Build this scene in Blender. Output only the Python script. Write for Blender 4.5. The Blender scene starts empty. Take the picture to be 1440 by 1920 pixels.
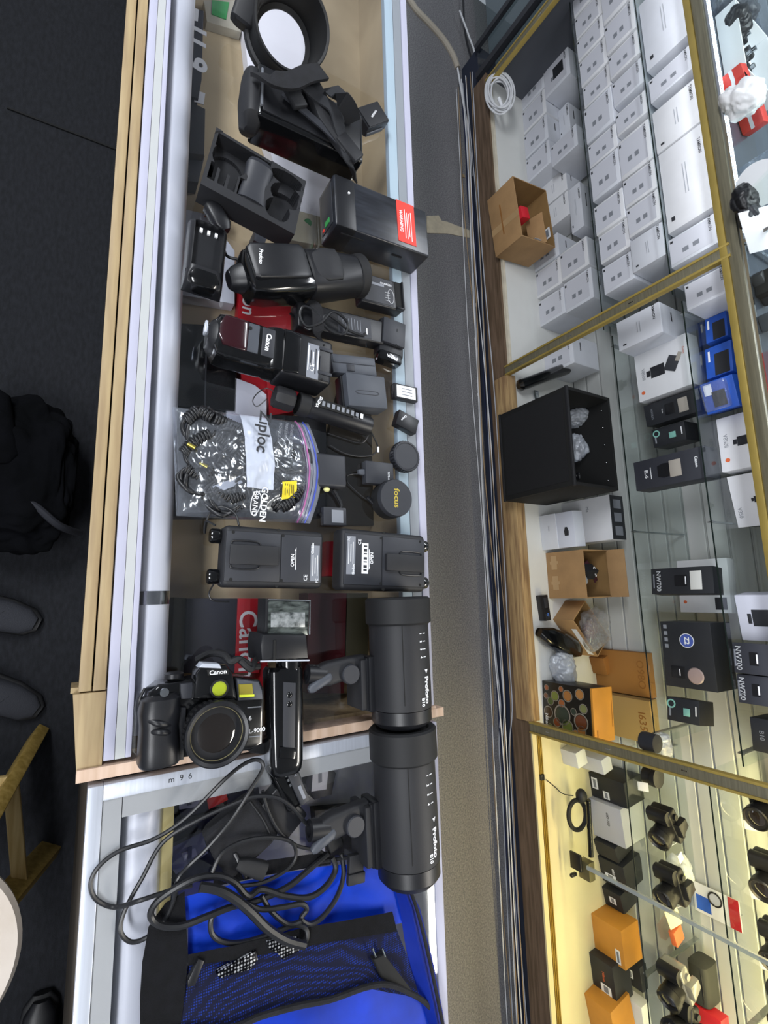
import bpy, bmesh, math, random
from mathutils import Vector, Matrix, noise
random.seed(7)
S = bpy.context.scene
COL = S.collection
# ---------------------------------------------------------------- camera, light, exposure
CAM_H = 1.77
R3 = Matrix(((0.98664381, 0.06105084, -0.15101913), (0.02546545, 0.85789983, 0.51318553), (0.16088969, -0.5101771, 0.84488688)))
FOC = 933.94                                  # focal length in pixels of the 1440 x 1920 frame
cd = bpy.data.cameras.new('camera'); cam = bpy.data.objects.new('camera', cd); COL.objects.link(cam)
cd.sensor_fit = 'HORIZONTAL'; cd.sensor_width = 36; cd.lens = FOC/1440*36; cd.clip_start = .02
Rt = R3.transposed()                          # camera turned on its side: its right is the scene's up
right = Rt @ Vector((0, 1, 0)); up = Rt @ Vector((-1, 0, 0)); back = Rt @ Vector((0, 0, 1))
m = Matrix.Identity(4)
for i in range(3): m[i][0], m[i][1], m[i][2] = right[i], up[i], back[i]
m.translation = (0, 0, CAM_H); cam.matrix_world = m
S.camera = cam
S.view_settings.view_transform = 'Standard'; S.view_settings.look = 'None'; S.view_settings.gamma = 1
S.view_settings.use_curve_mapping = False; S.view_settings.exposure = 0.25
w = bpy.data.worlds.new('world'); S.world = w; w.use_nodes = True
w.node_tree.nodes['Background'].inputs[0].default_value = (.82, .88, 1, 1)
w.node_tree.nodes['Background'].inputs[1].default_value = .30
def area(name, loc, sx, sy, power, color, rot=(0, 0, 0)):
    l = bpy.data.lights.new(name, 'AREA'); l.shape = 'RECTANGLE'; l.size = sx; l.size_y = sy; l.energy = power; l.color = color
    o = bpy.data.objects.new(name, l); COL.objects.link(o); o.location = loc; o.rotation_euler = rot
    return o
area('ceiling_lamp', (-1.5, -.95, 2.66), 1.4, .4, 44, (.93, .96, 1), (.55, 0, 0))
area('ceiling_lamp', (.9, -.95, 2.66), 1.4, .4, 34, (.95, .97, 1), (.55, 0, 0))
area('ceiling_lamp', (-1.6, 1.9, 2.70), 1.3, .3, 28, (.92, .95, 1))
area('ceiling_lamp', (1.4, 1.9, 2.70), 1.3, .3, 38, (1, .94, .84))
area('bay_light', (-1.75, 1.622, 1.13), 1.45, .02, 1.1, (.93, .96, 1), (.5, 0, 0))  # added fill light for the boxes of the left bay, no known fixture
area('bay_light', (-.2, 1.622, 1.13), 1.4, .02, 1.0, (.95, .96, 1), (.5, 0, 0))  # the same added fill for the middle bay
area('bay_light', (1.25, 1.68, 1.12), 1.3, .04, 9, (1, .80, .36))
area('bay_light', (1.25, 2.0, .855), 1.3, .04, 3, (1, .84, .42))
S.cycles.transparent_max_bounces = 32
# ---------------------------------------------------------------- pixels of the photo to points of the place
def ray(px, py): return Rt @ Vector((py-960, px-720, -FOC))
def P(px, py, z=.97):
    d = ray(px, py); t = (z-CAM_H)/d.z; return Vector((t*d.x, t*d.y, z))
def PY(px, py, y):
    d = ray(px, py); t = y/d.y; return Vector((t*d.x, y, CAM_H+t*d.z))
def Xat(py, y, z):
    k = py-960; a = k*R3[2][0]+FOC*R3[0][0]
    return -((k*R3[2][1]+FOC*R3[0][1])*y+(k*R3[2][2]+FOC*R3[0][2])*(z-CAM_H))/a
T = .97
# ---------------------------------------------------------------- materials
def lin(h):
    c = [int(h[i:i+2], 16)/255 for i in (0, 2, 4)]
    return tuple((x/12.92 if x <= .04045 else ((x+.055)/1.055)**2.4) for x in c)+(1,)
MATS = {}
def mat(name, hexc, rough=.5, metal=0, var=0, scale=30, bump=0, bscale=None, emit=0, spec=.5, hex2=None, coat=0, stretch=None, detail=4):
    if name in MATS: return MATS[name]
    mt = bpy.data.materials.new(name); mt.use_nodes = True; nt = mt.node_tree; b = nt.nodes['Principled BSDF']
    c = lin(hexc); b.inputs['Base Color'].default_value = c
    b.inputs['Roughness'].default_value = rough; b.inputs['Metallic'].default_value = metal
    b.inputs['Specular IOR Level'].default_value = spec; b.inputs['Coat Weight'].default_value = coat
    if emit:
        b.inputs['Emission Color'].default_value = c; b.inputs['Emission Strength'].default_value = emit
    tc = nt.nodes.new('ShaderNodeTexCoord'); mp = nt.nodes.new('ShaderNodeMapping'); nt.links.new(tc.outputs['Object'], mp.inputs[0])
    if stretch: mp.inputs['Scale'].default_value = stretch
    if var or hex2:
        n = nt.nodes.new('ShaderNodeTexNoise'); n.inputs['Scale'].default_value = scale; n.inputs['Detail'].default_value = detail
        nt.links.new(mp.outputs[0], n.inputs['Vector'])
        r = nt.nodes.new('ShaderNodeValToRGB'); r.color_ramp.elements[0].position = .35; r.color_ramp.elements[1].position = .65
        c2 = lin(hex2) if hex2 else tuple(x*(1-var) for x in c[:3])+(1,)
        r.color_ramp.elements[0].color = c2; r.color_ramp.elements[1].color = c if hex2 else tuple(min(1, x*(1+var)) for x in c[:3])+(1,)
        nt.links.new(n.outputs['Fac'], r.inputs[0]); nt.links.new(r.outputs[0], b.inputs['Base Color'])
    if bump:
        n2 = nt.nodes.new('ShaderNodeTexNoise'); n2.inputs['Scale'].default_value = bscale or scale; n2.inputs['Detail'].default_value = 3
        nt.links.new(mp.outputs[0], n2.inputs['Vector'])
        bp = nt.nodes.new('ShaderNodeBump'); bp.inputs['Strength'].default_value = bump; bp.inputs['Distance'].default_value = .002
        nt.links.new(n2.outputs['Fac'], bp.inputs['Height']); nt.links.new(bp.outputs[0], b.inputs['Normal'])
    MATS[name] = mt; return mt
def film(name, tint, gloss=.12, rough=.05, bump=0, milky=0, scale=40):
    """thin clear sheet: see-through with a reflecting surface"""
    if name in MATS: return MATS[name]
    mt = bpy.data.materials.new(name); mt.use_nodes = True; nt = mt.node_tree; nt.nodes.clear()
    out = nt.nodes.new('ShaderNodeOutputMaterial'); tr = nt.nodes.new('ShaderNodeBsdfTransparent'); tr.inputs[0].default_value = lin(tint)
    gl = nt.nodes.new('ShaderNodeBsdfGlossy'); gl.inputs['Roughness'].default_value = rough; gl.inputs[0].default_value = (.9, .95, 1, 1)
    fr = nt.nodes.new('ShaderNodeFresnel'); fr.inputs[0].default_value = 1.45
    ad = nt.nodes.new('ShaderNodeMath'); ad.operation = 'ADD'; ad.inputs[1].default_value = gloss; ad.use_clamp = True
    nt.links.new(fr.outputs[0], ad.inputs[0])
    ge = nt.nodes.new('ShaderNodeNewGeometry'); iv = nt.nodes.new('ShaderNodeMath'); iv.operation = 'SUBTRACT'; iv.inputs[0].default_value = 1
    nt.links.new(ge.outputs['Backfacing'], iv.inputs[1]); mu = nt.nodes.new('ShaderNodeMath'); mu.operation = 'MULTIPLY'   # reflect once, on entering
    nt.links.new(ad.outputs[0], mu.inputs[0]); nt.links.new(iv.outputs[0], mu.inputs[1]); ad = mu
    mx = nt.nodes.new('ShaderNodeMixShader'); nt.links.new(ad.outputs[0], mx.inputs[0]); nt.links.new(tr.outputs[0], mx.inputs[1]); nt.links.new(gl.outputs[0], mx.inputs[2])
    last = mx
    if milky:
        df = nt.nodes.new('ShaderNodeBsdfDiffuse'); df.inputs[0].default_value = (.75, .8, .88, 1)
        m2 = nt.nodes.new('ShaderNodeMixShader'); m2.inputs[0].default_value = milky
        nt.links.new(mx.outputs[0], m2.inputs[1]); nt.links.new(df.outputs[0], m2.inputs[2]); last = m2
    if bump:
        tc = nt.nodes.new('ShaderNodeTexCoord'); n2 = nt.nodes.new('ShaderNodeTexNoise'); n2.inputs['Scale'].default_value = scale; n2.inputs['Detail'].default_value = 4
        nt.links.new(tc.outputs['Object'], n2.inputs['Vector'])
        bp = nt.nodes.new('ShaderNodeBump'); bp.inputs['Strength'].default_value = bump; bp.inputs['Distance'].default_value = .01
        nt.links.new(n2.outputs['Fac'], bp.inputs['Height']); nt.links.new(bp.outputs[0], gl.inputs['Normal']); nt.links.new(bp.outputs[0], fr.inputs['Normal'])
    nt.links.new(last.outputs[0], out.inputs[0]); MATS[name] = mt; return mt
def wood(name, c1, c2, sc=(3, 40, 40)):
    return mat(name, c1, .55, hex2=c2, scale=2.2, stretch=sc, bump=.2, detail=6)
BLK = mat('black_plastic', '15161a', .40, var=.12, scale=25, bump=.06, bscale=900)
MATTE = mat('matte_black_plastic', '1b1c20', .58, var=.1, scale=18, bump=.08, bscale=1200)
GLS = mat('glossy_black_plastic', '0b0c0e', .14, coat=.4)
SLATE = mat('dark_grey_plastic', '2b2d33', .5, var=.08, scale=20, bump=.05, bscale=900)
GREYP = mat('grey_plastic', '444850', .5, var=.06)
RUB = mat('black_rubber', '101114', .65)
DEEP = mat('deep_black', '08090a', .8)
FAB = mat('black_fabric', '121318', .9, var=.3, scale=60, bump=.5, bscale=700)
WEB = mat('black_webbing', '1f2126', .85, bump=.5, bscale=900)
WHITE = mat('white_print', 'e8eaee', .5)
WHITEC = mat('white_card', 'd9dade', .6, var=.03, scale=12)
WHITEC2 = mat('cool_white_card', 'cfd2da', .6, var=.03, scale=12)
GREYC = mat('grey_print', '7c8088', .6)
INK = mat('dark_print', '2a2c31', .6)
CARD = mat('cardboard', 'a07e56', .8, var=.08, scale=14, bump=.2, bscale=200)
CARDIN = mat('cardboard_inside', '86683f', .85, var=.08, scale=14)
GOLD = mat('gold_aluminium', 'b8a055', .40, .35, var=.1, scale=9)
GOLDD = mat('brushed_bronze', '8a8570', .38, .5, var=.15, scale=6, stretch=(1, 30, 30))
ALU = mat('brushed_aluminium', 'c0c6d2', .36, .30, var=.05, scale=4, stretch=(2, 60, 60), bump=.05)
CHR = mat('chrome', 'd4d8dc', .12, 1)
LAM = mat('white_laminate', 'aeafc2', .6, var=.02, scale=5)
DKBOX = mat('dark_card', '24262b', .5, var=.08, scale=14)
GRBOX = mat('charcoal_card', '30323a', .55, var=.05, scale=14)
ORNG = mat('orange_card', 'c98a34', .55, var=.08, scale=8)
BRNC = mat('brown_orange_card', '8f5f2b', .65, var=.1, scale=8)
RED = mat('red_card', 'b3202a', .5, var=.05)
SRED = mat('red_sticker', 'd5392c', .5)
BLUE = mat('blue_card', '2454b4', .45, var=.08)
YEL = mat('yellow_sticker', 'e4cf2a', .6)
GRN = mat('green_print', '2f8f4a', .5)
WIRE = mat('white_cable', 'd2d4d8', .5)
CORD = mat('black_cord', '1a1b1e', .38)
GLASS = film('glass_clear', 'f8fbfa', .015, .02)
GLASST = film('counter_glass', 'f8f8f9', .05, .03)
PLAST = film('clear_plastic', 'f1f4f8', .06, .08, bump=.6, milky=.05)
# ---------------------------------------------------------------- mesh building
class MB:
    def __init__(s): s.bm = bmesh.new()
    def _bev(s, vs, bev, seg=2):
        es = list({e for v in vs for e in v.link_edges})
        if bev > 0: bmesh.ops.bevel(s.bm, geom=es, offset=bev, segments=seg, profile=.5, affect='EDGES', clamp_overlap=True)
    def box(s, c, size, bev=0, rz=0, rx=0, ry=0, seg=2):
        M = Matrix.Translation(c) @ Matrix.Rotation(rz, 4, 'Z') @ Matrix.Rotation(ry, 4, 'Y') @ Matrix.Rotation(rx, 4, 'X') @ Matrix.Diagonal((*size, 1))
        r = bmesh.ops.create_cube(s.bm, size=1, matrix=M); s._bev(r['verts'], bev, seg); return s
    def cyl(s, p0, p1, r0, r1=None, seg=32, bev=0):
        p0 = Vector(p0); p1 = Vector(p1); d = p1-p0
        M = Matrix.Translation((p0+p1)/2) @ d.to_track_quat('Z', 'Y').to_matrix().to_4x4()
        r = bmesh.ops.create_cone(s.bm, cap_ends=True, segments=seg, radius1=r0, radius2=r0 if r1 is None else r1, depth=d.length, matrix=M)
        if bev:
            es = [e for e in {e for v in r['verts'] for e in v.link_edges} if any(len(f.verts) > 4 for f in e.link_faces)]
            bmesh.ops.bevel(s.bm, geom=es, offset=bev, segments=2, profile=.5, affect='EDGES')
        return s
    def lathe(s, prof, o=(0, 0, 0), axis=(0, 0, 1), seg=40, closed=False):
        o = Vector(o); q = Vector(axis).to_track_quat('Z', 'Y'); rings = []
        for r, h in prof:
            rings.append([s.bm.verts.new(o+q @ Vector((r*math.cos(2*math.pi*k/seg), r*math.sin(2*math.pi*k/seg), h))) for k in range(seg)])
        for a, b in zip(rings, rings[1:]+([rings[0]] if closed else [])):
            for k in range(seg): s.bm.faces.new((a[k], a[(k+1) % seg], b[(k+1) % seg], b[k]))
        if not closed:
            if prof[0][0] > 1e-5: s.bm.faces.new(rings[0][::-1])
            if prof[-1][0] > 1e-5: s.bm.faces.new(rings[-1])
        return s
    def tube(s, pts, r, seg=8, sub=6, flat=1, closed=False):
        pts = [Vector(p) for p in pts]; n = len(pts); path = []
        if sub > 1 and n > 2:
            for i in range(n if closed else n-1):
                p0, p1, p2, p3 = (pts[(i-1) % n], pts[i], pts[(i+1) % n], pts[(i+2) % n]) if closed else (pts[max(i-1, 0)], pts[i], pts[i+1], pts[min(i+2, n-1)])
                for k in range(sub):
                    t = k/sub
                    path.append(.5*((2*p1)+(-p0+p2)*t+(2*p0-5*p1+4*p2-p3)*t*t+(-p0+3*p1-3*p2+p3)*t**3))
            if not closed: path.append(pts[-1])
        else: path = pts
        rings = []; N = len(path)
        for i, p in enumerate(path):
            d = (path[(i+1) % N]-path[i-1]) if closed else (path[min(i+1, N-1)]-path[max(i-1, 0)])
            if d.length < 1e-9: d = Vector((1, 0, 0))
            d.normalize(); a = d.cross(Vector((0, 0, 1)))
            if a.length < 1e-3: a = Vector((1, 0, 0))
            a.normalize(); b = a.cross(d)
            rings.append([s.bm.verts.new(p+a*r*math.cos(2*math.pi*k/seg)*flat+b*r*math.sin(2*math.pi*k/seg)) for k in range(seg)])
        for a, b in zip(rings, rings[1:]+([rings[0]] if closed else [])):
            for k in range(seg): s.bm.faces.new((a[k], a[(k+1) % seg], b[(k+1) % seg], b[k]))
        if not closed: s.bm.faces.new(rings[0][::-1]); s.bm.faces.new(rings[-1])
        return s
    def loft(s, secs, n=28, p=4):
        """secs: (x, cy, cz, half width, half height); superellipse sections along x"""
        rings = []
        for sec in secs:
            x, cy, cz, hw, hh = sec[:5]; pp = sec[5] if len(sec) > 5 else p; ring = []
            for k in range(n):
                a = 2*math.pi*k/n; c, q = math.cos(a), math.sin(a)
                ring.append(s.bm.verts.new((x, cy+hw*math.copysign(abs(c)**(2/pp), c), cz+hh*math.copysign(abs(q)**(2/pp), q))))
            rings.append(ring)
        for a, b in zip(rings, rings[1:]):
            for k in range(n): s.bm.faces.new((a[k], a[(k+1) % n], b[(k+1) % n], b[k]))
        s.bm.faces.new(rings[0][::-1]); s.bm.faces.new(rings[-1]); return s
    def prism(s, poly, z0, z1, bev=0, seg=2):
        lo = [s.bm.verts.new((p[0], p[1], z0)) for p in poly]; hi = [s.bm.verts.new((p[0], p[1], z1)) for p in poly]; n = len(poly)
        f1 = s.bm.faces.new(lo[::-1]); f2 = s.bm.faces.new(hi)
        for k in range(n): s.bm.faces.new((lo[k], lo[(k+1) % n], hi[(k+1) % n], hi[k]))
        if bev: bmesh.ops.bevel(s.bm, geom=list(f2.edges), offset=bev, segments=seg, profile=.5, affect='EDGES')
        return s
    def hf(s, lx, ly, nx, ny, fn, z0=0, mask=None):
        """solid block with a moulded top z = fn(x, y)"""
        g = [[s.bm.verts.new((lx*(i/nx-.5), ly*(j/ny-.5), fn(lx*(i/nx-.5), ly*(j/ny-.5)))) for j in range(ny+1)] for i in range(nx+1)]
        for i in range(nx):
            for j in range(ny): s.bm.faces.new((g[i][j], g[i+1][j], g[i+1][j+1], g[i][j+1]))
        rim = [g[i][0] for i in range(nx+1)]+[g[nx][j] for j in range(1, ny+1)]+[g[i][ny] for i in range(nx-1, -1, -1)]+[g[0][j] for j in range(ny-1, 0, -1)]
        lo = [s.bm.verts.new((v.co.x, v.co.y, z0)) for v in rim]; n = len(rim)
        for k in range(n): s.bm.faces.new((rim[k], lo[k], lo[(k+1) % n], rim[(k+1) % n]))
        s.bm.faces.new(lo); return s
    def grid(s, pts):
        g = [[s.bm.verts.new(p) for p in row] for row in pts]
        for a, b in zip(g, g[1:]):
            for k in range(len(a)-1): s.bm.faces.new((a[k], a[k+1], b[k+1], b[k]))
        return s
    def sphere(s, c, r, sc=(1, 1, 1), seg=20):
        bmesh.ops.create_uvsphere(s.bm, u_segments=seg, v_segments=max(8, seg//2), radius=r, matrix=Matrix.Translation(c) @ Matrix.Diagonal((*sc, 1))); return s
    def xf(s, M): bmesh.ops.transform(s.bm, matrix=M, verts=s.bm.verts); return s
def rootmat(o): return Matrix.Translation(o.location) @ o.rotation_euler.to_matrix().to_4x4()
def obj(name, mb, mt, parent=None, W=False, loc=None, rot=None, smooth=.6, label=None):
    me = bpy.data.meshes.new(name)
    if W and parent is not None:
        M = rootmat(parent)
        if parent.parent: M = rootmat(parent.parent) @ M
        mb.xf(M.inverted())
    bmesh.ops.recalc_face_normals(mb.bm, faces=mb.bm.faces)
    mb.bm.to_mesh(me); mb.bm.free(); me.materials.append(mt)
    if smooth: me.shade_smooth(); me.set_sharp_from_angle(angle=smooth)
    o = bpy.data.objects.new(name, me); COL.objects.link(o)
    if parent: o.parent = parent
    if loc is not None: o.location = loc
    if rot is not None: o.rotation_euler = rot
    if label: o['label'] = label
    return o
def thing(name, label, cat, loc=(0, 0, 0), rz=0, group=None, rot=None):
    o = bpy.data.objects.new(name, None); COL.objects.link(o); o.empty_display_size = .05
    o.location = loc; o.rotation_euler = rot if rot else (0, 0, rz); o['label'] = label; o['category'] = cat
    if group: o['group'] = group
    return o
def tag(o, label, cat, group=None, kind=None):
    o['label'] = label; o['category'] = cat
    if group: o['group'] = group
    if kind: o['kind'] = kind
    return o
def struct(name, mb, mt):
    o = obj(name, mb, mt); o['kind'] = 'structure'; return o
TXT = {}
def txt(s, size, mt, parent, loc, rot=(0, 0, 0), bold=.0, align='CENTER', sx=1, name='lettering', th=.0004):
    key = (s, mt.name, align, bold)
    if key not in TXT:
        cu = bpy.data.curves.new('t', 'FONT'); cu.body = s; cu.align_x = align; cu.align_y = 'CENTER'; cu.size = 1; cu.offset = bold; cu.extrude = .02; cu.resolution_u = 3
        o = bpy.data.objects.new('t', cu); COL.objects.link(o)
        me = bpy.data.meshes.new_from_object(o.evaluated_get(bpy.context.evaluated_depsgraph_get())); me.name = 'lettering'
        me.materials.clear(); me.materials.append(mt); bpy.data.objects.remove(o); bpy.data.curves.remove(cu); TXT[key] = me
    o = bpy.data.objects.new(name, TXT[key]); COL.objects.link(o); o.parent = parent; o.location = loc; o.rotation_euler = rot; o.scale = (size*sx, size, size*.4)
    return o
def quad(name, c, sx, sy, mt, parent, rot=(0, 0, 0), th=.0006, bev=0):
    return obj(name, MB().box((0, 0, 0), (sx, sy, th), bev), mt, parent, loc=c, rot=rot, smooth=0)
def fit(c, z):
    """four pixel corners (front-left, back-left, back-right, front-right) at height z: centre, yaw, lengths along x and y"""
    a, b, d, e = [P(x, y, z) for x, y in c]; mid = (a+b+d+e)/4
    vx = ((e-a)+(d-b))/2; vy = ((b-a)+(d-e))/2
    yaw = math.atan2(vx.y, vx.x); yy = math.atan2(-vy.x, vy.y)
    return mid, (yaw*vx.length+yy*vy.length)/(vx.length+vy.length), vx.length, vy.length
def line(pa, pb, z):
    a = P(*pa, z); b = P(*pb, z); d = b-a; return (a+b)/2, math.atan2(d.y, d.x), d.length
def pad(poly, z0, z1, bev=0, zp=None):
    return MB().prism([P(x, y, zp if zp else z1)[:2] for x, y in poly], z0, z1, bev)
VF = (math.pi/2, 0, 0)      # upright lettering that faces the aisle
# ================================================================ THE SETTING
CARPET = mat('carpet', '8a898b', .95, hex2='68686c', scale=160, bump=.9, bscale=420, detail=8)
CARPETF = mat('customer_carpet', '1f2127', .95, hex2='14161b', scale=40, bump=.8, bscale=300, detail=8, stretch=(1, 2.5, 1))
struct('floor', MB().box((0, 1.15, -.02), (7, 2.0, .04)), CARPET)
struct('floor', MB().box((0, -1.4, -.02), (7, 3.1, .04)), CARPETF)
struct('ceiling', MB().box((0, .2, 2.8), (7, 6.3, .06)), mat('ceiling_panel', 'b9bcc0', .9))
struct('wall_back', MB().box((0, 2.2, 1.4), (7, .08, 2.8)), mat('wall_paint', 'a9acb0', .9))
struct('trim_1', MB().box((-1.56, .35, .004), (.006, 1.3, .004)).box((-1.0, -.55, .003), (.004, 1.1, .003), rz=-1.0), DEEP)
# ---- sales counter of glass and wood
WOODL = wood('pale_birch_wood', 'a8946f', '907b5b')
WOODP = wood('pink_pale_wood', 'd0b6a2', 'bfa38c')
BEIGE = mat('beige_laminate', 'b8a787', .55, hex2='9c8c6e', scale=5, detail=3)
GREEN = mat('glass_edge_grey_green', 'b3b6b7', .45)
X0, X1 = -2.3, .219
YF = P(222, 960).y; YA = P(241, 960).y; YB = P(259, 960).y; YC = P(270, 960).y
YW, YV, YU, YE = P(740, 620).y, P(757, 620).y, P(774, 620).y, P(786, 620).y
ct = thing('display_counter', 'long glass-topped display counter with pale wood trim, covered in camera gear', 'counter', (-1, .3, 0))
def cbox(name, x0, x1, y0, y1, z0, z1, m, par, bev=0, **k):
    return obj(name, MB().box(((x0+x1)/2, (y0+y1)/2, (z0+z1)/2), (x1-x0, y1-y0, z1-z0), bev), m, par, W=True, **k)
cbox('base_cabinet', X0, X1, .05, YE-.01, 0, .62, mat('counter_base', '4a443c', .6), ct)
cbox('interior_shelf', X0, X1-.01, YF+.01, YE-.02, .76, .775, BEIGE, ct)
cbox('back_panel', X0, X1-.01, YE-.022, YE-.006, .775, .955, BEIGE, ct)
cbox('front_panel', X0, X1-.01, YF-.004, YF+.006, .62, .955, BEIGE, ct)
cbox('wood_trim', X0, .12, YF-.034, YF-.019, .935, .964, WOODL, ct, .001)
cbox('wood_trim', X0, .12, YF-.017, YF-.002, .935, .967, WOODL, ct, .001)
obj('wood_corner', MB().prism([(.122, YF-.040), (.221, YF-.030), (.221, YF-.001), (.122, YF-.001)], .90, .966, .001).prism([(.115, YF-.043), (.122, YF-.043), (.122, YF-.001), (.115, YF-.001)], .90, .955), WOODL, ct, W=True)
cbox('wood_panel', X0, .215, YF-.030, YF-.004, .05, .934, mat('dark_front_board', '3a332a', .6), ct)
cbox('front_rail', X0, X1-.008, YF, YA, .955, .970, LAM, ct, .001)
cbox('front_rail', X0, X1-.008, YA+.0005, YB, .955, .9695, GREEN, ct)
cbox('front_rail', X0, X1-.008, YB+.0005, YC, .955, .970, LAM, ct, .001)
cbox('back_rail', X0, X1-.008, YW, YV, .955, .969, mat('blue_white_laminate', '9fb2c0', .5), ct, .001)
cbox('back_rail', X0, X1-.008, YV+.0005, YU-.002, .955, .9695, mat('grey_rail', '858b92', .5), ct)
cbox('back_rail', X0, X1-.008, YU, YE, .94, .970, LAM, ct, .0015)
cbox('glass_top', X0, X1-.002, YC+.0005, YW-.0005, .963, .9695, GLASST, ct)
obj('end_strip', MB().prism([(X1-.002, YF-.030), (X1+.014, YF-.030), (X1+.014, YE+.022), (X1-.002, YE+.022)], .93, .9705, .0015), WOODP, ct, W=True)
cbox('end_panel', X1-.008, X1+.012, YF, YE-.01, .0, .93, WOODL, ct)
obj('light_housing', MB().cyl((X0, YC+.020, .925), (.19, YC+.020, .925), .026, seg=40), mat('satin_white_metal', 'd6dae4', .38, .05), ct, W=True, label='rounded aluminium lamp housing under the glass')
obj('housing_clip', MB().cyl((-.012, YC+.020, .925), (.008, YC+.020, .925), .0268, seg=40), CHR, ct, W=True)
# ---- second counter, aluminium framed
c2 = thing('display_counter', 'aluminium-framed glass counter beside the wood-trimmed one, with a blue bag on it', 'counter', (1, .3, 0))
A0, A1 = .240, 1.6; m1 = P(165, 1472).y; m2 = m1+.018; m3 = P(835, 1920).y
cbox('base_cabinet', A0+.004, A1, .06, m3-.01, 0, .62, mat('counter_base', '4a443c', .6), c2)
cbox('front_panel', A0+.004, A1, m1+.003, m1+.012, .05, .95, mat('dark_front_board', '3a332a', .6), c2)
cbox('end_panel', A0, A0+.01, m1+.012, m3-.01, .05, .95, ALU, c2)
SHG = mat('grey_green_shelf', 'c6c7bd', .5, var=.05, scale=8)
cbox('interior_shelf', A0+.01, A1, m1+.012, m3-.02, .76, .775, SHG, c2)
cbox('back_panel', A0+.01, A1, m3-.024, m3-.010, .775, .95, SHG, c2)
cbox('frame_rail', A0, A1, m1, m2, .945, .972, ALU, c2, .0015)
cbox('frame_rail', A0, A0+.020, m2, m3-.012, .945, .972, ALU, c2, .0015)
cbox('frame_rail', A0, A1, m3-.012, m3+.006, .945, .972, LAM, c2, .0015)
cbox('border_strip', A0+.0205, A1, m2+.0005, m2+.023, .955, .9685, GREEN, c2)
cbox('border_strip', A0+.0205, A0+.046, m2+.024, m3-.013, .955, .9685, GREEN, c2)
cbox('glass_top', A0+.021, A1, m2+.001, m3-.0125, .9686, .970, GLASST, c2)
obj('light_housing', MB().cyl((A0+.03, m2+.050, .925), (A1, m2+.050, .925), .032, seg=40), mat('satin_white_metal', 'd6dae4', .38, .05), c2, W=True)
cbox('yellow_edge', A0+.03, A1, m2+.078, m2+.092, .925, .950, mat('yellowed_plastic', 'b3a670', .5), c2)
txt('m  9  6', .011, INK, c2, c2.location*-1+Vector((A0+.010, .135, .9722)), (0, 0, math.pi/2))
# ================================================================ WALL CABINET
F0 = 1.60; BKY = 2.06; DZ = .235
CW = mat('white_deck', 'd8d9d6', .5, var=.03, scale=6)
CREAM = mat('cream_deck', 'd8cfa8', .5, var=.04, scale=6)
SLAT = mat('slatwall_grey', 'b7b9b8', .5)
ROUGHW = wood('rough_pine', 'b5986c', '84684a'); DARKW = wood('dark_stained_wood', '6e5a49', '51402f')
wc = thing('wall_cabinet', 'long wall cabinet with glass shelves, gold posts and grey slatted back behind the aisle', 'cabinet', (0, 1.8, 0))
cbox('plinth', -2.9, 2.3, 1.655, 2.15, 0, .14, mat('navy_plinth', '1d2436', .8), wc)
cbox('fascia', -2.6, 2.3, F0, F0+.022, .125, .232, DARKW, wc)
cbox('deck', -2.6, .548, F0+.022, BKY, .14, DZ, CW, wc)
cbox('deck', .548, 2.3, F0+.022, BKY, .14, DZ, CREAM, wc)
cbox('edge_trim', -2.56, -.995, F0+.012, F0+.026, .232, .246, mat('worn_white_trim', 'cfc7b4', .6, var=.1, scale=20), wc)
cbox('edge_plank', -.965, .530, F0-.004, F0+.040, .2325, .247, ROUGHW, wc, .002)
cbox('edge_plank', -.965, .530, F0-.012, F0-.0045, .165, .2465, ROUGHW, wc, .002)
cbox('edge_trim', .56, 2.3, F0-.004, F0+.020, .2325, .240, mat('cream_paint', 'dccfa0', .5), wc)
for k in (0, 1, 2): cbox('door_track', .56, 2.3, F0+.022+k*.009, F0+.027+k*.009, DZ, DZ+.007, mat('brass_track', 'a98a3a', .35, .6), wc)
# slatted back: one panel with its grooves
b = MB()
for k in range(24):
    z = .235+k*.0762
    b.box((-.15, BKY+.006, z+.036), (4.9, .012, .069), .002, seg=1)
b.box((-.15, BKY+.016, 1.15), (4.9, .010, 1.83))
obj('slatted_back', b, SLAT, wc, W=True)
DARKP = mat('dark_grey_panel', '4d5058', .55, var=.05, scale=6)
cbox('side_panel', -2.60, -2.575, F0+.03, BKY, DZ, 1.14, DARKP, wc)
def post(x, w_=.030, z1=1.165):
    o = cbox('post', x-w_/2, x+w_/2, F0-.012, F0+.010, .236, z1, GOLDD, wc, .001)
    obj('gold_edge', MB().box((x-w_/2-.004, F0-.004, (.236+z1)/2), (.008, .022, z1-.236), .001).box((x+w_/2+.004, F0-.004, (.236+z1)/2), (.008, .022, z1-.236), .001), GOLD, o, W=True)
    for k in range(3): obj('rivet_slot', MB().box((x, F0-.0125, .30+k*.26+.03), (.003, .002, .018)), CHR, o, W=True)
    
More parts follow.
